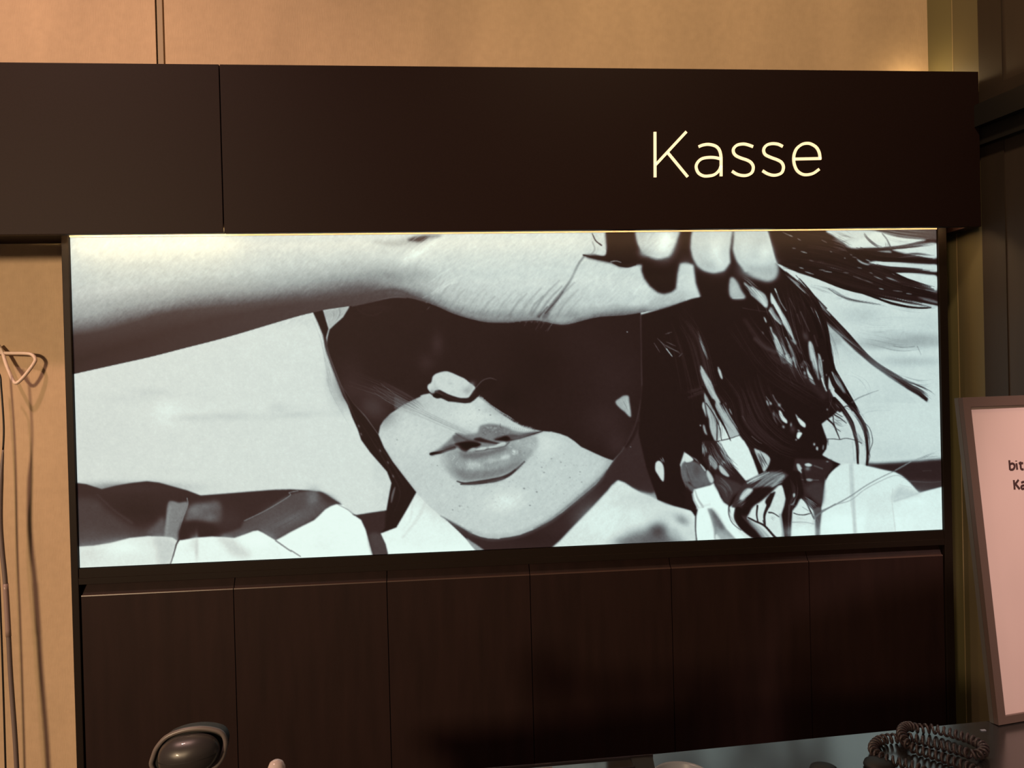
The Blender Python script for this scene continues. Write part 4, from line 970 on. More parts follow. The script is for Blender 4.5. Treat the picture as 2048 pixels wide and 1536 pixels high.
    st('@P 1500,525 1820,535', 1.5, 1.5, 110, .7, .8); st('@P 1760,340 1870,380', 3, 3, 96, .7, 1); blob('@P 1940,285', 2.5, 1.5, 150, .8)
    st('@P 1600,400 1640,560', 6, 5, 36, .8, 1)
    # hair gap (striped) beside the central lock
    pg('@P 940,110 980,120 1050,150 1150,230 1150,300 1110,380 1070,420 1040,340 990,240', 188, 1); lock('@P 980,130 1050,270 1100,380', (10, 16), 9, (40, 90), (.8, 2), .7)
    pg('@P 1060,160 1120,190 1150,240 1120,240', 200, .8, True, .6)
    # central bundle running from the upper left
    pg('@P 230,0 420,0 520,150 600,290 700,400 830,550 800,640 640,560 500,520 420,440 330,400 240,250', 44, 1.2, False)
    lock('@P 330,0 480,250 700,480', (20, 24), 40, (30, 160), (.8, 2), .55, jit=1.5)
    pg('@P 330,190 400,250 440,330 410,390 350,320 320,250', 160, 1.2, True, .9); lock('@P 330,190 420,390', (12, 12), 14, (50, 210), (.7, 1.6), .6, jit=3)
    pg('@P 460,330 510,360 600,470 560,480 480,420', 188, 1); lock('@P 250,0 270,120 290,220', (8, 8), 16, (60, 210), (.8, 1.8), .6, jit=3)
    lock('@P 480,0 520,160 640,400', (8, 6), 8, (120, 210), (.8, 1.8), .6, jit=1); lock('@P 500,250 560,330', (10, 8), 8, (110, 200), (.8, 1.6), .6, jit=2)
    pg('@P 400,440 520,500 700,560 800,620 740,680 640,760 590,870 520,820 480,720 400,600', 64, 2, False); lock('@P 420,500 560,620 620,760', (22, 20), 26, (50, 120), (1, 2.4), .5)
    # twisted lock sweeping left then down
    pg('@P 820,560 950,490 1060,430 1160,415 1230,430 1370,450 1420,470 1360,520 1260,620 1150,720 1030,820 950,870 880,960 850,1030 900,1080 1000,1180 1130,1330 950,1330 820,1240 720,1120 690,1000 690,920 640,900 640,860 720,700 760,640', 60, 1.2)
    pg('@P 1160,430 1240,430 1370,455 1300,540 1200,600 1100,620 1020,600 1060,510', 130, 3, True, .95)
    lock('@P 1380,460 1150,560 850,800 720,900', (26, 20), 60, (46, 200), (.8, 2), .5); lock('@P 1150,425 950,520 830,580', (8, 10), 20, (120, 210), (.8, 2), .6)
    st('@P 1140,430 980,510 850,570', 2, 3, 205, .7, 1.2); st('@P 1340,480 1250,560 1180,620', 4, 3, 190, .6, 2)
    pg('@P 850,700 940,640 1100,620 1200,640 1120,730 1000,830 900,900 860,1000 760,1010 740,930 800,850', 30, 2, True, .95)
    pg('@P 740,780 790,690 850,645 920,655 900,700 830,760 780,800', 205, 1.4); lock('@P 900,650 760,790', (14, 10), 8, (120, 220), (.8, 2), .5)
    st('@P 660,720 610,820 590,920 600,1020 650,1120 760,1210', 2.4, 1.2, 54, .85, .9); pg('@P 610,930 650,910 685,930 690,1040 730,1120 700,1130 640,1050', 226, 1.2)
    st('@P 720,940 720,1040 800,1150 920,1250 1080,1330', 14, 12, 30, .95, 1.5, 18)
    pg('@P 850,1040 880,1060 980,1140 1080,1230 1160,1320 1060,1320 960,1200 880,1110', 150, 2); st('@P 880,1060 1000,1170 1110,1300', 3, 4, 196, .7, 1.5); blob('@P 858,1045', 2, 2.4, 230, .9)
    st('@P 860,1040 960,1090 1080,1150 1200,1280 1250,1330', 3, 5, 34, .95, .9)
    # white windows between thin strands
    pg('@P 890,990 960,900 990,880 980,1000 970,1080 930,1040', 220, .9); pg('@P 1000,1080 1000,1000 1030,920 1090,820 1120,870 1110,920 1090,990 1060,1080', 216, .9)
    pg('@P 1150,960 1160,900 1200,800 1250,700 1320,630 1350,700 1360,800 1330,900 1290,1000 1220,970', 216, 1.0)
    st('@P 985,880 975,1000 990,1090', 4, 2.5, 34, .95, .8); st('@P 1180,740 1130,880 1080,1010 1090,1150', 9, 3, 34, .95, .9); pg('@P 1090,820 1150,730 1230,690 1190,800 1150,900 1120,880', 36, 1)
    st('@P 1060,1080 1080,1150', 2, 2, 50, .8); st('@P 1140,970 1200,980 1280,1030', 3, 1.6, 40, .9, .8); lock('@P 1150,1000 1250,1090', (8, 10), 5, (130, 190), (.8, 1.6), .6)
    # dark vertical lock
    pg('@P 1330,560 1400,480 1450,400 1560,420 1600,600 1620,740 1560,800 1520,880 1460,950 1440,1310 1350,1320 1330,1150 1310,1000 1350,880 1370,780 1340,640', 34, 1.2, False)
    lock('@P 1450,480 1480,700 1420,900 1400,1310', (24, 14), 26, (26, 70), (1, 2.4), .6); pg('@P 1470,730 1490,710 1500,740 1480,770', 190, .9); pg('@P 1440,870 1480,830 1500,770 1490,840 1460,870', 150, .8)
    st('@P 1415,870 1410,1310', .9, .9, 96, .7); st('@P 1440,860 1520,880', 1, 1, 130, .7)
    # strands on the right white window
    st('@P 1600,780 1660,860 1710,960 1760,1060', 2.5, 3, 38, .95, .8); lock('@P 1610,760 1700,850 1800,960', (4, 24), 14, (70, 170), (.8, 2), .6)
    st('@P 1480,980 1540,1000 1620,1005 1710,985', 1.6, 2, 40, .95, .7); st('@P 1600,900 1680,950', 1, 1, 90, .6); st('@P 1450,1105 1620,1105 1760,1130', 1.4, 1, 120, .7, 1)
    pg('@P 1750,940 1830,900 1860,960 1840,1150 1830,1300 1780,1300 1770,1080', 88, 1.5); lock('@P 1720,980 1800,1100 1820,1280', (10, 6), 8, (60, 130), (.8, 2), .6)
    st('@P 1700,980 1760,1040 1740,1130', 2, 4, 190, .6, 2); lock('@P 1460,1000 1560,1060 1740,1080', (20, 20), 8, (180, 205), (.8, 1.4), .5, jit=2)
    st('@P 1760,1040 1880,960 2048,860', 5, 2, 120, .8, 1, 2.4)
    blob('@P 1600,1240', 36, 14, 236, .6); st('@P 1290,1000 1330,1200 1330,1310', 3, 4, 130, .6, 2)


    # grain of the print: fine skin texture, slanted like the brush of light across the arm and palm
    k = blur(prng.normal(size=(CH, CW)), .9)
    sl = sum(np.roll(np.roll(k, -j, 0), j, 1) for j in range(-3, 4)) / 2.6
    reg = np.zeros((CH, CW)); reg[:205, :1240] = 1; reg[205:640, 620:1130] = .55; reg = blur(reg, 6)
    canvas[:] += sl * 6.5 * reg * np.interp(canvas, [60, 110, 170, 225, 235], [0, 1, 1, .8, 0])
    mot = blur(prng.normal(size=(CH, CW)), 4) * 26
    canvas[:] += mot * reg * np.interp(canvas, [60, 130, 190, 225, 235], [0, .6, 1, .8, 0]) * .6
    canvas[:] -= 7 * reg * np.interp(canvas, [150, 190, 235], [0, 1, 1])
    g = blur(prng.normal(size=(CH, CW)), .8) * 5.5 + blur(prng.normal(size=(CH, CW)), 2.2) * 10 + blur(prng.normal(size=(CH, CW)), 9) * 20
    canvas[:] = np.clip(canvas + g * np.interp(canvas, [0, 60, 120, 200, 235], [.25, .3, 1, .9, .4]), 0, 250)


def print_colour(v, gx):
    """grey value of the print -> display colour of the lit film"""
    K = np.array([0, 24, 36, 52, 76, 100, 150, 200, 214, 232, 255.])
    Rr = np.array([5, 15, 29, 47, 68, 90, 141, 191, 206, 226, 240.])
    Gg = np.array([2, 8, 17, 33, 60, 90, 150, 203, 218, 246, 255.])
    Bb = np.array([2, 7, 16, 33, 60, 92, 150, 200, 213, 240, 253.])
    c = np.stack([np.interp(v, K, Rr) - 5 * gx * np.clip(v / 200, 0, 1), np.interp(v, K, Gg) + 4 * gx * np.clip(v / 200, 0, 1), np.interp(v, K, Bb) + 7 * gx * np.clip(v / 200, 0, 1)], -1)
    c = np.clip(c, 0, 255) / 255
    return np.where(c <= .04045, c / 12.92, ((c + .055) / 1.055) ** 2.4)

paint_picture()
corner_px = np.array([[0, 0], [CW, 0], [CW, CH], [0, CH]], float)
corner_w = np.array([[-.00873, 1.8645], [1.76672, 1.85042], [1.75067, 1.11542], [-.0277, 1.19895]])
A_ = []; b_ = []
for (X, Z), (u, v) in zip(corner_w, corner_px):      # homography film -> drawing
    A_.append([X, Z, 1, 0, 0, 0, -u * X, -u * Z]); b_.append(u)
    A_.append([0, 0, 0, X, Z, 1, -v * X, -v * Z]); b_.append(v)
Hm = np.append(np.linalg.solve(np.array(A_), np.array(b_)), 1).reshape(3, 3)
NX, NZ = 1300, 470
gx, gz = np.meshgrid(np.linspace(0, 1, NX), np.linspace(0, 1, NZ))
X = gx * FW; Z = FZ1 + (FZ0 - FZ1) * gz
q = np.stack([X, Z, np.ones_like(X)], -1) @ Hm.T
U = q[..., 0] / q[..., 2] - .5
V = q[..., 1] / q[..., 2] + 4 * 4 * gx * (1 - gx) * (1 - 2 * gz) - .5
U = np.clip(U, 0, CW - 1.001); V = np.clip(V, 0, CH - 1.001)
iu = U.astype(int); iv = V.astype(int); fu = U - iu; fv = V - iv
val = (canvas[iv, iu] * (1 - fu) + canvas[iv, iu + 1] * fu) * (1 - fv) + (canvas[iv + 1, iu] * (1 - fu) + canvas[iv + 1, iu + 1] * fu) * fv
colr = print_colour(val, gx)
me = bpy.data.meshes.new('picture_film')
nv = NX * NZ
co = np.stack([X, np.full_like(X, -.0004), Z], -1).reshape(-1, 3).astype(np.float32)
me.vertices.add(nv); me.vertices.foreach_set('co', co.ravel())
ii = (np.arange(NZ - 1)[:, None] * NX + np.arange(NX - 1)[None, :]).ravel()
quads = np.stack([ii, ii + NX, ii + NX + 1, ii + 1], -1).astype(np.int32)
nf = len(quads)
me.loops.add(nf * 4); me.loops.foreach_set('vertex_index', quads.ravel())
me.polygons.add(nf); me.polygons.foreach_set('loop_start', np.arange(0, nf * 4, 4, dtype=np.int32))
me.polygons.foreach_set('loop_total', np.full(nf, 4, np.int32))
me.update(calc_edges=True)
at = me.color_attributes.new('print', 'FLOAT_COLOR', 'POINT')
at.data.foreach_set('color', np.concatenate([colr.reshape(-1, 3), np.ones((nv, 1))], 1).astype(np.float32).ravel())
MF = bpy.data.materials.new('backlit_film'); MF.use_nodes = True
nt = MF.node_tree; bs = nt.nodes['Principled BSDF']
va = nt.nodes.new('ShaderNodeVertexColor'); va.layer_name = 'print'
nt.links.new(va.outputs[0], bs.inputs['Emission Color']); bs.inputs['Emission Strength'].default_value = FILM_E
sv = nt.nodes.new('ShaderNodeVectorMath'); sv.operation = 'MULTIPLY_ADD'; sv.inputs[1].default_value = (.15, .15, .15); sv.inputs[2].default_value = (.006, .003, .003)
nt.links.new(va.outputs[0], sv.inputs[0]); nt.links.new(sv.outputs[0], bs.inputs['Base Color'])
bs.inputs['Roughness'].default_value = .6; bs.inputs['Specular IOR Level'].default_value = .15
link('picture_film', me, MF, lb)

# ================================================================ CABINET UNDER THE PICTURE
kb = empty('wall_cabinet', (.87, .04, 0), 'dark brown base cabinet with six tall doors under the lit picture', 'cabinet')
box('side_panel', (-.0142, -.0008, -.006, .098, 0, 1.8435), M_FRAME, kb, .001)
box('side_panel', (FW + .0008, 1.7586, -.006, .098, 0, 1.8435), M_FRAME, kb, .001)
prism_x('top_rail', [(-.004, 1.2065), (-.004, 1.1885), (-.0055, 1.1880), (-.0055, 1.1765), (.012, 1.1765), (.05, 1.1765), (.05, 1.2065)], -.0006, FW + .0006, M_FRAME, kb)
box('carcass', (0, FW, .024, .096, .02, 1.176), M_DOOR, kb)
box('plinth', (0, FW, .01, .023, 0, .068), M_DARK, kb)
sx = [.0012, .285, .5797, .8640, 1.1535, 1.4452, 1.7388]
for i in range(6):
    x0, x1 = sx[i] + .0008, sx[i + 1] - .0008
    d = prism_x('door', [(-.003, .07), (-.003, 1.1535), (-.0022, 1.1548), (.0012, 1.1552), (.013, 1.1760), (.021, 1.1760), (.021, .07)], x0, x1, M_DOOR, kb)
    prism_x('edge_highlight', [(-.0034, 1.1530), (-.0028, 1.1548), (.0010, 1.1556), (.0010, 1.1549), (-.0028, 1.1530)], x0, x1, M_EDGE, d)  # painted highlight: paler strip along the door's top bevel

# ================================================================ CASH DESK
dk = empty('cash_desk', (1.2, -.83, 0), 'dark glossy cash desk top in front of the cabinet', 'desk')
bm = bmesh.new()
ed = [(.33, -.5233), (2.15, -.4155), (2.15, -1.25), (.33, -1.25)]
lo = [bm.verts.new((x, y, ZC - .03)) for x, y in ed]; hi = [bm.verts.new((x, y, ZC)) for x, y in ed]
bm.faces.new(lo); bm.faces.new(hi)
for i in range(4): bm.faces.new((lo[i], lo[(i + 1) % 4], hi[(i + 1) % 4], hi[i]))
bmesh.ops.recalc_face_normals(bm, faces=bm.faces[:])
bmesh.ops.bevel(bm, geom=bm.edges[:], offset=.0015, segments=2, affect='EDGES')
from_bm('worktop', bm, M_COUNTER, dk)
bm = bmesh.new()
ed = [(.36, -.56), (2.11, -.458), (2.11, -1.21), (.36, -1.21)]
lo = [bm.verts.new((x, y, 0)) for x, y in ed]; hi = [bm.verts.new((x, y, ZC - .0302)) for x, y in ed]
bm.faces.new(lo); bm.faces.new(hi)
for i in range(4): bm.faces.new((lo[i], lo[(i + 1) % 4], hi[(i + 1) % 4], hi[i]))
bmesh.ops.recalc_face_normals(bm, faces=bm.faces[:])
from_bm('desk_body', bm, M_BODY, dk)

# ---- sign stand
A = Vector((1.5016, -.4749, ZC)); du = Vector((.985, .17, 0)).normalized(); bk = Vector((-du.y, du.x, 0)); th = math.radians(6.3)
vn = Vector((0, 0, math.cos(th))) + bk * math.sin(th); nb = bk * math.cos(th) - Vector((0, 0, math.sin(th)))
ss = empty('sign_stand', A + du * .17, 'rosy framed notice stand leaning back on the desk, at the right edge', 'sign')


def slab(bm, u0, u1, v0, v1, d0, d1, mi=0, bev=0):
    g = [A + du * u + vn * v + nb * d for d in (d0, d1) for v in (v0, v1) for u in (u0, u1)]
    vs = [bm.verts.new(p) for p in g]
    fs = [bm.faces.new([vs[i] for i in f]) for f in ((0, 1, 3, 2), (4, 6, 7, 5), (0, 4, 5, 1), (2, 3, 7, 6), (0, 2, 6, 4), (1, 5, 7, 3))]
    for f in fs: f.material_index = mi
    return fs


SW, SH = .345, .4855
bm = bmesh.new()
slab(bm, 0, SW, .0018, .013, 0, .008); slab(bm, 0, SW, .4705, SH, 0, .008)
slab(bm, 0, .014, .013, .4705, 0, .008); slab(bm, SW - .014, SW, .013, .4705, 0, .008)
bmesh.ops.remove_doubles(bm, verts=bm.verts[:], dist=1e-5); bmesh.ops.recalc_face_normals(bm, faces=bm.faces[:])
from_bm('frame', bm, M_ACRYL, ss)
bm = bmesh.new(); slab(bm, -.0003, SW, .0018, SH + .0002, .0081, .0155); bmesh.ops.recalc_face_normals(bm, faces=bm.faces[:])
tag(from_bm('back_board', bm, M_ACRYLS, ss), 'grey translucent back board')
bm = bmesh.new(); slab(bm, .0135, SW - .0135, .0125, .471, .0045, .0062); bmesh.ops.recalc_face_normals(bm, faces=bm.faces[:])
tag(from_bm('paper', bm, M_PAPER, ss), 'pale printed sheet')
bm = bmesh.new()
g = [A + du * .10 + nb * .0156 + vn * .42, A + du * .24 + nb * .0156 + vn * .42]
f0 = [A + du * .10 + bk * .02, A + du * .24 + bk * .02]
foot = [Vector((p.x, p.y, ZC + .0005)) for p in (f0[1] + bk * .008, f0[0] + bk * .008)]
st_ = [A + du * .10 + nb * .016 + vn * .004, A + du * .24 + nb * .016 + vn * .004, A + du * .24 + nb * .016 + vn * .30, A + du * .10 + nb * .016 + vn * .30]
o2 = [p + nb * .003 for p in st_]
vs = [bm.verts.new(p) for p in st_ + o2]
for f in ((0, 1, 2, 3), (4, 7, 6, 5), (0, 4, 5, 1), (1, 5, 6, 2), (2, 6, 7, 3), (3, 7, 4, 0)): bm.faces.new([vs[i] for i in f])
bmesh.ops.recalc_face_normals(bm, faces=bm.faces[:])
from_bm('easel_flap', bm, M_ACRYLS, ss)
SIGN = [('b', [[(0.0796, 0.3859), (0.0788, 0.3711)], [(0.08, 0.3792), (0.0841, 0.3807), (0.0879, 0.3788), (0.0881, 0.375), (0.0848, 0.3715), (0.0788, 0.3713)]]),
       ('i', [[(0.0926, 0.3806), (0.0926, 0.3706)], [(0.0927, 0.3846), (0.0926, 0.3835)]]),
       ('t', [[(0.1007, 0.3826), (0.1001, 0.3727), (0.1027, 0.3705), (0.1051, 0.3708)], [(0.0971, 0.38), (0.1055, 0.3801)]]),
       ('K', [[(0.0838, 0.3551), (0.0834, 0.3406)], [(0.093, 0.3549), (0.084, 0.3472)], [(0.0861, 0.349), (0.0931, 0.3406)]]),
       ('a', [[(0.0976, 0.3502), (0.1022, 0.3512), (0.1051, 0.3492), (0.1047, 0.3404)], [(0.105, 0.3457), (0.099, 0.3456), (0.0965, 0.3431), (0.0989, 0.3405), (0.1048, 0.3426)]])]
for ch, strokes in SIGN:
    bm = bmesh.new()
    for k, s in enumerate(strokes):
        add_ribbon(bm, smooth2(s, 6), .0033, lambda u, v, d: A + du * u + vn * v + nb * (.0044 - d), .0003 + k * .00005)
    bmesh.ops.recalc_face_normals(bm, faces=bm.faces[:])
    tag(from_bm('letter', bm, M_INK, ss), 'dark printed letter ' + ch)

# ---- coiled cord
CP = [(1.3126, -0.6099), (1.3063, -0.5849), (1.2951, -0.5715), (1.2832, -0.5612), (1.2762, -0.5505), (1.2749, -0.537), (1.2812, -0.5231), (1.2951, -0.5096), (1.3093, -0.5034), (1.327, -0.5033), (1.3471, -0.505), (1.3558, -0.5135), (1.3628, -0.5216), (1.3706, -0.5308), (1.378, -0.5377), (1.3892, -0.5512), (1.3965, -0.5648), (1.409, -0.5639), (1.4191, -0.5553), (1.4236, -0.544), (1.4209, -0.5262), (1.415, -0.5146), (1.4095, -0.5047), (1.398, -0.49), (1.387, -0.482), (1.3728, -0.4788), (1.3596, -0.4796), (1.345, -0.49), (1.3324, -0.5066), (1.3273, -0.5254), (1.3328, -0.5358), (1.3393, -0.5442), (1.3535, -0.5612), (1.3632, -0.5786), (1.3722, -0.5939), (1.3739, -0.6182)]
path = []
for i, (x, y) in enumerate(CP):
    z = ZC + .0078
    if 14 < i < 24: z += .003 * math.sin((i - 14) / 10 * math.pi)
    if 25 < i < 30: z += .007 * math.sin((i - 25) / 5 * math.pi)
    path.append((x, y, z))
sp = spline(path, 24)
L = [0]
for a, b in zip(sp, sp[1:]): L.append(L[-1] + (b - a).length)
tot = L[-1]; pitch = .0078; turns = tot / pitch; steps = int(turns * 12)
Ln = np.array(L); S = np.array([[v.x, v.y, v.z] for v in sp])
hp = []
for k in range(steps):
    s = tot * k / steps
    c = Vector([float(np.interp(s, Ln, S[:, j])) for j in range(3)]); c2 = Vector([float(np.interp(min(s + .002, tot), Ln, S[:, j])) for j in range(3)])
    t = (c2 - c).normalized(); n1 = Vector((-t.y, t.x, 0)).normalized(); n2 = t.cross(n1)
    ph = 2 * math.pi * s / pitch
    hp.append(c + (n1 * math.cos(ph) + n2 * math.sin(ph)) * .0056)
bm = bmesh.new(); add_tube(bm, hp, .0018, 8)
tag(from_bm('coiled_cord', bm, M_CORD, None, True), 'dark brown coiled cord looped on the desk beside the notice stand', 'cord')

# ---- small black knobs on the desk
kprof = [(.0001, 0), (.017, .0005), (.0195, .003), (.018, .007), (.012, .0095), (.0001, .0105)]
k1 = lathe('rubber_puck', kprof, (1.266, -.5625, ZC), M_BLACK)
tag(k1, 'flat black rubber puck touching the coiled cord', 'puck', 'black rubber pucks on the desk')
k2 = lathe('rubber_puck', [(r * .95, z) for r, z in kprof], (1.188, -.5665, ZC), M_BLACK)
tag(k2, 'flat black rubber puck left of the coiled cord, at the lower picture edge', 'puck', 'black rubber pucks on the desk')
bm = bmesh.new(); add_box(bm, 1.4672, 1.4745, -.4848, -.4815, ZC + .0002, ZC + .0012); o = from_bm('paper_scrap', bm, M_WHITE)
tag(o, 'tiny pale scrap lying in front of the notice stand', 'scrap')

# ---- white dish
ds = lathe('white_dish', [(.0001, 0), (.022, 0), (.024, .003), (.031, .018), (.0355, .0325), (.0362, .0345), (.035, .0350), (.0335, .0325), (.028, .018), (.020, .006), (.0001, .005)], (.983, -.612, ZC), M_WHITE)
tag(ds, 'small round white dish on the desk right of the glossy display', 'dish')

# ---- glossy display seen from above its top edge
dsp = empty('display_unit', (.72, -.80, ZC), 'glossy black display unit with a polished rim, lower middle of the picture', 'display')
rz = -.030


def dpt(u, v, z):      # u along the unit, v towards the room
    return Vector((.9015 + u * math.cos(rz) + v * math.sin(rz) * 0, -.7866 - v - u * math.tan(rz), z))


bm = bmesh.new()


def dslab(bm, u0, u1, v0, v1, z0, z1, sl=0.0, taper=0.0):
    g = []
    for z in (z0, z1):
        for (u, v) in ((u0, v0), (u1, v0), (u1 - taper, v1), (u0, v1)):
            g.append(bm.verts.new(dpt(u, v, z - sl * v)))
    for f in ((0, 1, 2, 3), (4, 7, 6, 5), (0, 4, 5, 1), (1, 5, 6, 2), (2, 6, 7, 3), (3, 7, 4, 0)):
        bm.faces.new([g[i] for i in f])


dslab(bm, -.48, -.0232, .0015, .040, 1.150, 1.1705, .10); bmesh.ops.recalc_face_normals(bm, faces=bm.faces[:])
from_bm('screen_glass', bm, M_GLOSS, dsp)
bm = bmesh.new(); dslab(bm, -.0230, -.0005, .0015, .040, 1.150, 1.1708, .10, .006); bmesh.ops.recalc_face_normals(bm, faces=bm.faces[:])
from_bm('end_cap', bm, M_BLACK, dsp)
bm = bmesh.new(); dslab(bm, -.48, 0, 0, .0014, 1.150, 1.1720); bmesh.ops.recalc_face_normals(bm, faces=bm.faces[:])
tag(from_bm('rim', bm, M_CHROME, dsp), 'thin polished rim')
bm = bmesh.new(); dslab(bm, -.48, -.0225, .0170, .0182, 1.160, 1.1703); bmesh.ops.recalc_face_normals(bm, faces=bm.faces[:])
tag(from_bm('rim', bm, M_CHROME, dsp), 'thin polished inner rim')
bm = bmesh.new(); dslab(bm, -.118, -.102, .0045, .0085, 1.1686, 1.1706, .10); bmesh.ops.recalc_face_normals(bm, faces=bm.faces[:])
tag(from_bm('sensor_window', bm, M_RIM, dsp), 'small grey rectangular window')
bm = bmesh.new(); dslab(bm, -.27, -.21, .012, .030, ZC + .012, 1.1505)
bmesh.ops.recalc_face_normals(bm, faces=bm.faces[:]); from_bm('stand', bm, M_SCAN, dsp)
bm = bmesh.new(); dslab(bm, -.34, -.14, -.03, .075, ZC + .0003, ZC + .0122); bmesh.ops.recalc_face_normals(bm, faces=bm.faces[:])
from_bm('base', bm, M_SCAN, dsp)

# ---- barcode scanner on its stand
sn = empty('barcode_scanner', (.436, -.735, ZC), 'charcoal hand scanner standing in a grey-rimmed cradle, lower left', 'scanner')
SCX, SCY, SCZ = .4365, -.7366, 1.1765


def sp_pt(a, b, d=0.0):   # a right, b up (metres), d towards the viewer
    return Vector((SCX + a, SCY - d, SCZ + b))


K1 = .0000812
rimz = [(150, 560), (170, 450), (225, 330), (340, 215), (520, 150), (720, 132), (890, 155), (1000, 205), (1046, 300), (1036, 410), (1000, 520), (910, 620), (700, 700), (450, 720), (240, 680)]
rp = spline([sp_pt((x - 598) * K1, (450 - y) * K1, -.004) for x, y in rimz], 10, True)
tag(tube('cradle_rim', rp, .0024, M_RIM, sn, 12, True), 'grey raised rim')
bm = bmesh.new(); cv = bm.verts.new(sp_pt(0, 0, -.006)); ring = [bm.verts.new(p + Vector((0, .001, 0))) for p in rp]
for i in range(len(ring)): bm.faces.new((cv, ring[i], ring[(i + 1) % len(ring)]))
r2 = bmesh.ops.extrude_face_region(bm, geom=bm.faces[:])
for v in [g for g in r2['geom'] if isinstance(g, bmesh.types.BMVert)]: v.co.y += .014
bmesh.ops.recalc_face_normals(bm, faces=bm.faces[:])
from_bm('cradle', bm, M_BLACK, sn)
bodz = [(250, 450), (268, 350), (330, 270), (450, 205), (600, 178), (760, 172), (880, 200), (960, 262), (992, 350), (975, 450), (900, 560), (760, 640), (560, 670), (380, 640), (270, 560)]
bp_ = spline([sp_pt((x - 598) * K1, (450 - y) * K1, 0) for x, y in bodz], 6, True)
cen = sp_pt((620 - 598) * K1, (450 - 410) * K1, 0)
bm = bmesh.new(); rings = []
NR = 14
for j in range(NR):
    r = math.sin(math.pi / 2 * (1 - j / NR)); h = .019 * math.cos(math.pi / 2 * (1 - j / NR))
    rings.append([bm.verts.new(cen + (p - cen) * r + Vector((0, -h, 0))) for p in bp_])
for A_r, B_r in zip(rings, rings[1:]):
    for k in range(len(A_r)): bm.faces.new((A_r[k], A_r[(k + 1) % len(A_r)], B_r[(k + 1) % len(A_r)], B_r[k]))
top = bm.verts.new(cen + Vector((0, -.019, 0)))
for k in range(len(rings[-1])): bm.faces.new((rings[-1][k], rings[-1][(k + 1) % len(rings[-1])], top))
bmesh.ops.recalc_face_normals(bm, faces=bm.faces[:])
from_bm('scanner_head', bm, M_SCAN, sn, True)
sp_ = []
for k in range(25):
    t = k / 24; x = 262 + t * (968 - 262); y = 462 - 62 * t - 4 * math.sin(t * math.pi)
    a, b = (x - 598) * K1, (450 - y) * K1
    rr = min(.999, abs((x - 620) / 372))
    sp_.append(sp_pt(a, b, .019 * math.sqrt(max(0, 1 - rr ** 2)) * .99))
tag(tube('seam_line', sp_, .00035, M_BLACK, sn, 6), 'thin dark housing seam')
tube('neck', [sp_pt(-.002, -.022, -.002), sp_pt(-.002, -.06, -.004), sp_pt(-.002, -.10, -.004), Vector((SCX - .002, SCY + .004, ZC + .012))], [.020, .014, .012, .014], M_SCAN, sn, 20)
lathe('base', [(.0001, 0), (.040, 0), (.042, .003), (.040, .009), (.016, .0125), (.0001, .0125)], (SCX - .002, SCY + .004, ZC), M_SCAN, sn)

# ---- clear capped stick
cp = empty('capped_stick', (.524, -.7366, ZC), 'small frosted clear rounded cap standing right of the scanner', 'cap')
lathe('cap', [(.0001, .1290), (.0078, .1290), (.0088, .1340), (.0086, .1400), (.0066, .1445), (.0032, .1466), (.0001, .1469)], (.5240, -.7366, ZC), M_CLEAR, cp, 32)
lathe('stick', [(.0001, .0062), (.0035, .0062), (.0035, .1288), (.0001, .1288)], (.5240, -.7366, ZC), M_RIM, cp, 20)
lathe('foot', [(.0001, 0), (.016, 0), (.016, .004), (.005, .006), (.0001, .006)], (.5240, -.7366, ZC), M_RIM, cp, 28)

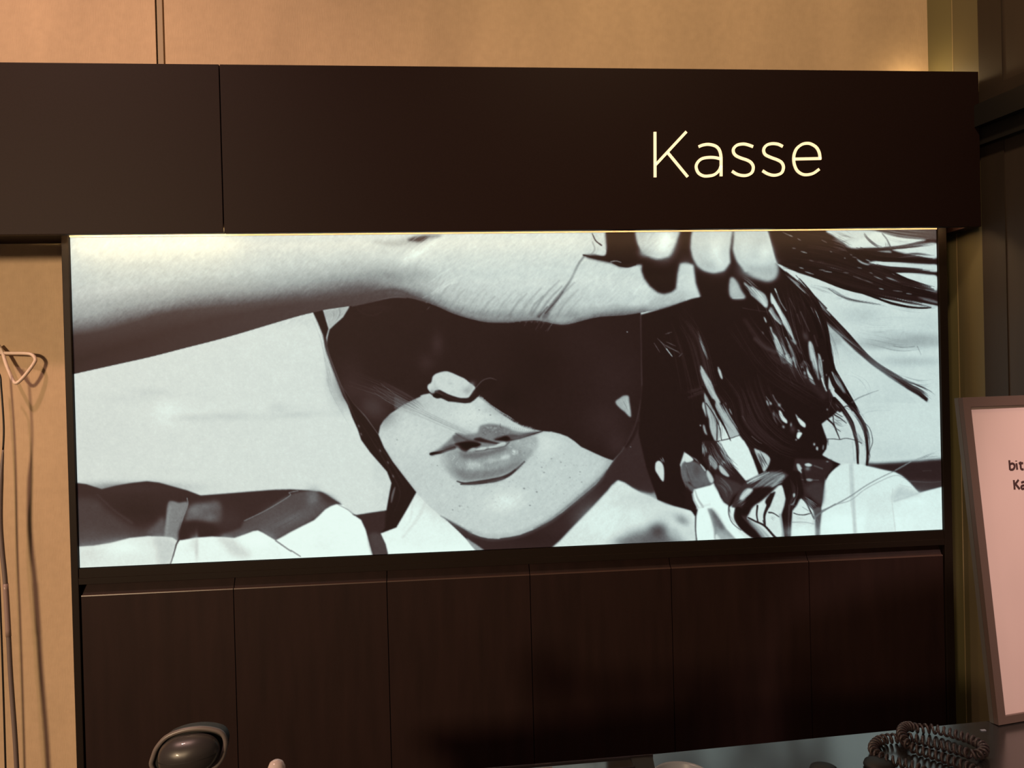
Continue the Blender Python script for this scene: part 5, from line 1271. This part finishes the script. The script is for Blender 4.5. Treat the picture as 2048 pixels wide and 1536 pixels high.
# ================================================================ LEFT WALL: HOOK AND CABLES
hk = empty('wire_hook', (-.22, .098, 1.62), 'white bent wire hook on the wall at the left edge', 'hook')
HP = [(-0.2147, 1.6281), (-0.177, 1.6252), (-0.1297, 1.6232), (-0.1164, 1.6199), (-0.11, 1.6117), (-0.1112, 1.6028), (-0.1232, 1.5821), (-0.1351, 1.5674), (-0.1428, 1.5646), (-0.1501, 1.5737), (-0.1645, 1.601), (-0.1751, 1.6252), (-0.186, 1.6414)]
pts = [(x, .080, z) for x, z in HP]
ys = [.096, .088, .082, .081, .079, .076, .070, .066, .066, .070, .078, .086, .092]
pts = [(x, y, z) for (x, z), y in zip(HP, ys)]
tube('wire', spline(pts, 8), .0034, M_WHITEW, hk)
box('mounting_plate', (-.235, -.200, .0945, .0998, 1.585, 1.665), M_WHITEW, hk, .001)
c1 = empty('hanging_cable', (-.165, .04, .66), 'grey cable with pale sleeve hanging down the wall at the left edge', 'cable')
CA = [(-0.1651, 1.7265), (-0.1603, 1.639), (-0.1571, 1.5564), (-0.1546, 1.4833), (-0.157, 1.4348), (-0.1623, 1.3765), (-0.1655, 1.2987), (-0.1635, 1.2402), (-0.159, 1.1736), (-0.1555, 1.0709), (-0.1532, 0.9906), (-0.1481, 0.8777), (-0.1462, 0.8129), (-0.1425, 0.6517)][2:]
CA = [(-.170, 1.602), (-.1590, 1.58)] + CA
sp1 = spline([(x, .040 - .004 * math.sin(z * 3), z) for x, z in CA], 8)
k = next(i for i, p in enumerate(sp1) if p.z < 1.44)
tag(tube('upper_cord', sp1[:k + 1], .0018, M_BCABLE, c1), 'thin black upper cord')
rr = [.0018 + .0026 * min(1, i / 8) for i in range(len(sp1) - k)]
tube('sheath', sp1[k:], rr, M_CABLE, c1, 16)
k2 = [i for i, p in enumerate(sp1) if 1.070 < p.z < 1.174]
tag(tube('sleeve', [sp1[i] for i in k2], .0050, M_SLEEVE, c1, 16), 'pale sleeve')
C2 = [(-0.1857, 1.5913), (-0.1814, 1.483), (-0.1805, 1.3844), (-0.182, 1.2366), (-0.1807, 1.0883), (-0.1803, 0.9399), (-0.1805, 0.8051), (-0.1814, 0.6425)]
tag(tube('hanging_cable', spline([(x, .062, z) for x, z in C2], 8), .0018, M_BCABLE), 'thin black cable behind the grey one at the left edge', 'cable')
for nm, (x, z, r) in {'screw_hole': (-.0215, 1.2045, .0022)}.items():
    bm = bmesh.new(); bmesh.ops.create_cone(bm, cap_ends=True, segments=16, radius1=r, radius2=r, depth=.0012, matrix=Matrix.Translation((x, .0993, z)) @ Matrix.Rotation(math.pi / 2, 4, 'X'))
    tag(from_bm(nm, bm, M_BROWNP), 'small dark screw in the beige wall left of the cabinet', 'screw')
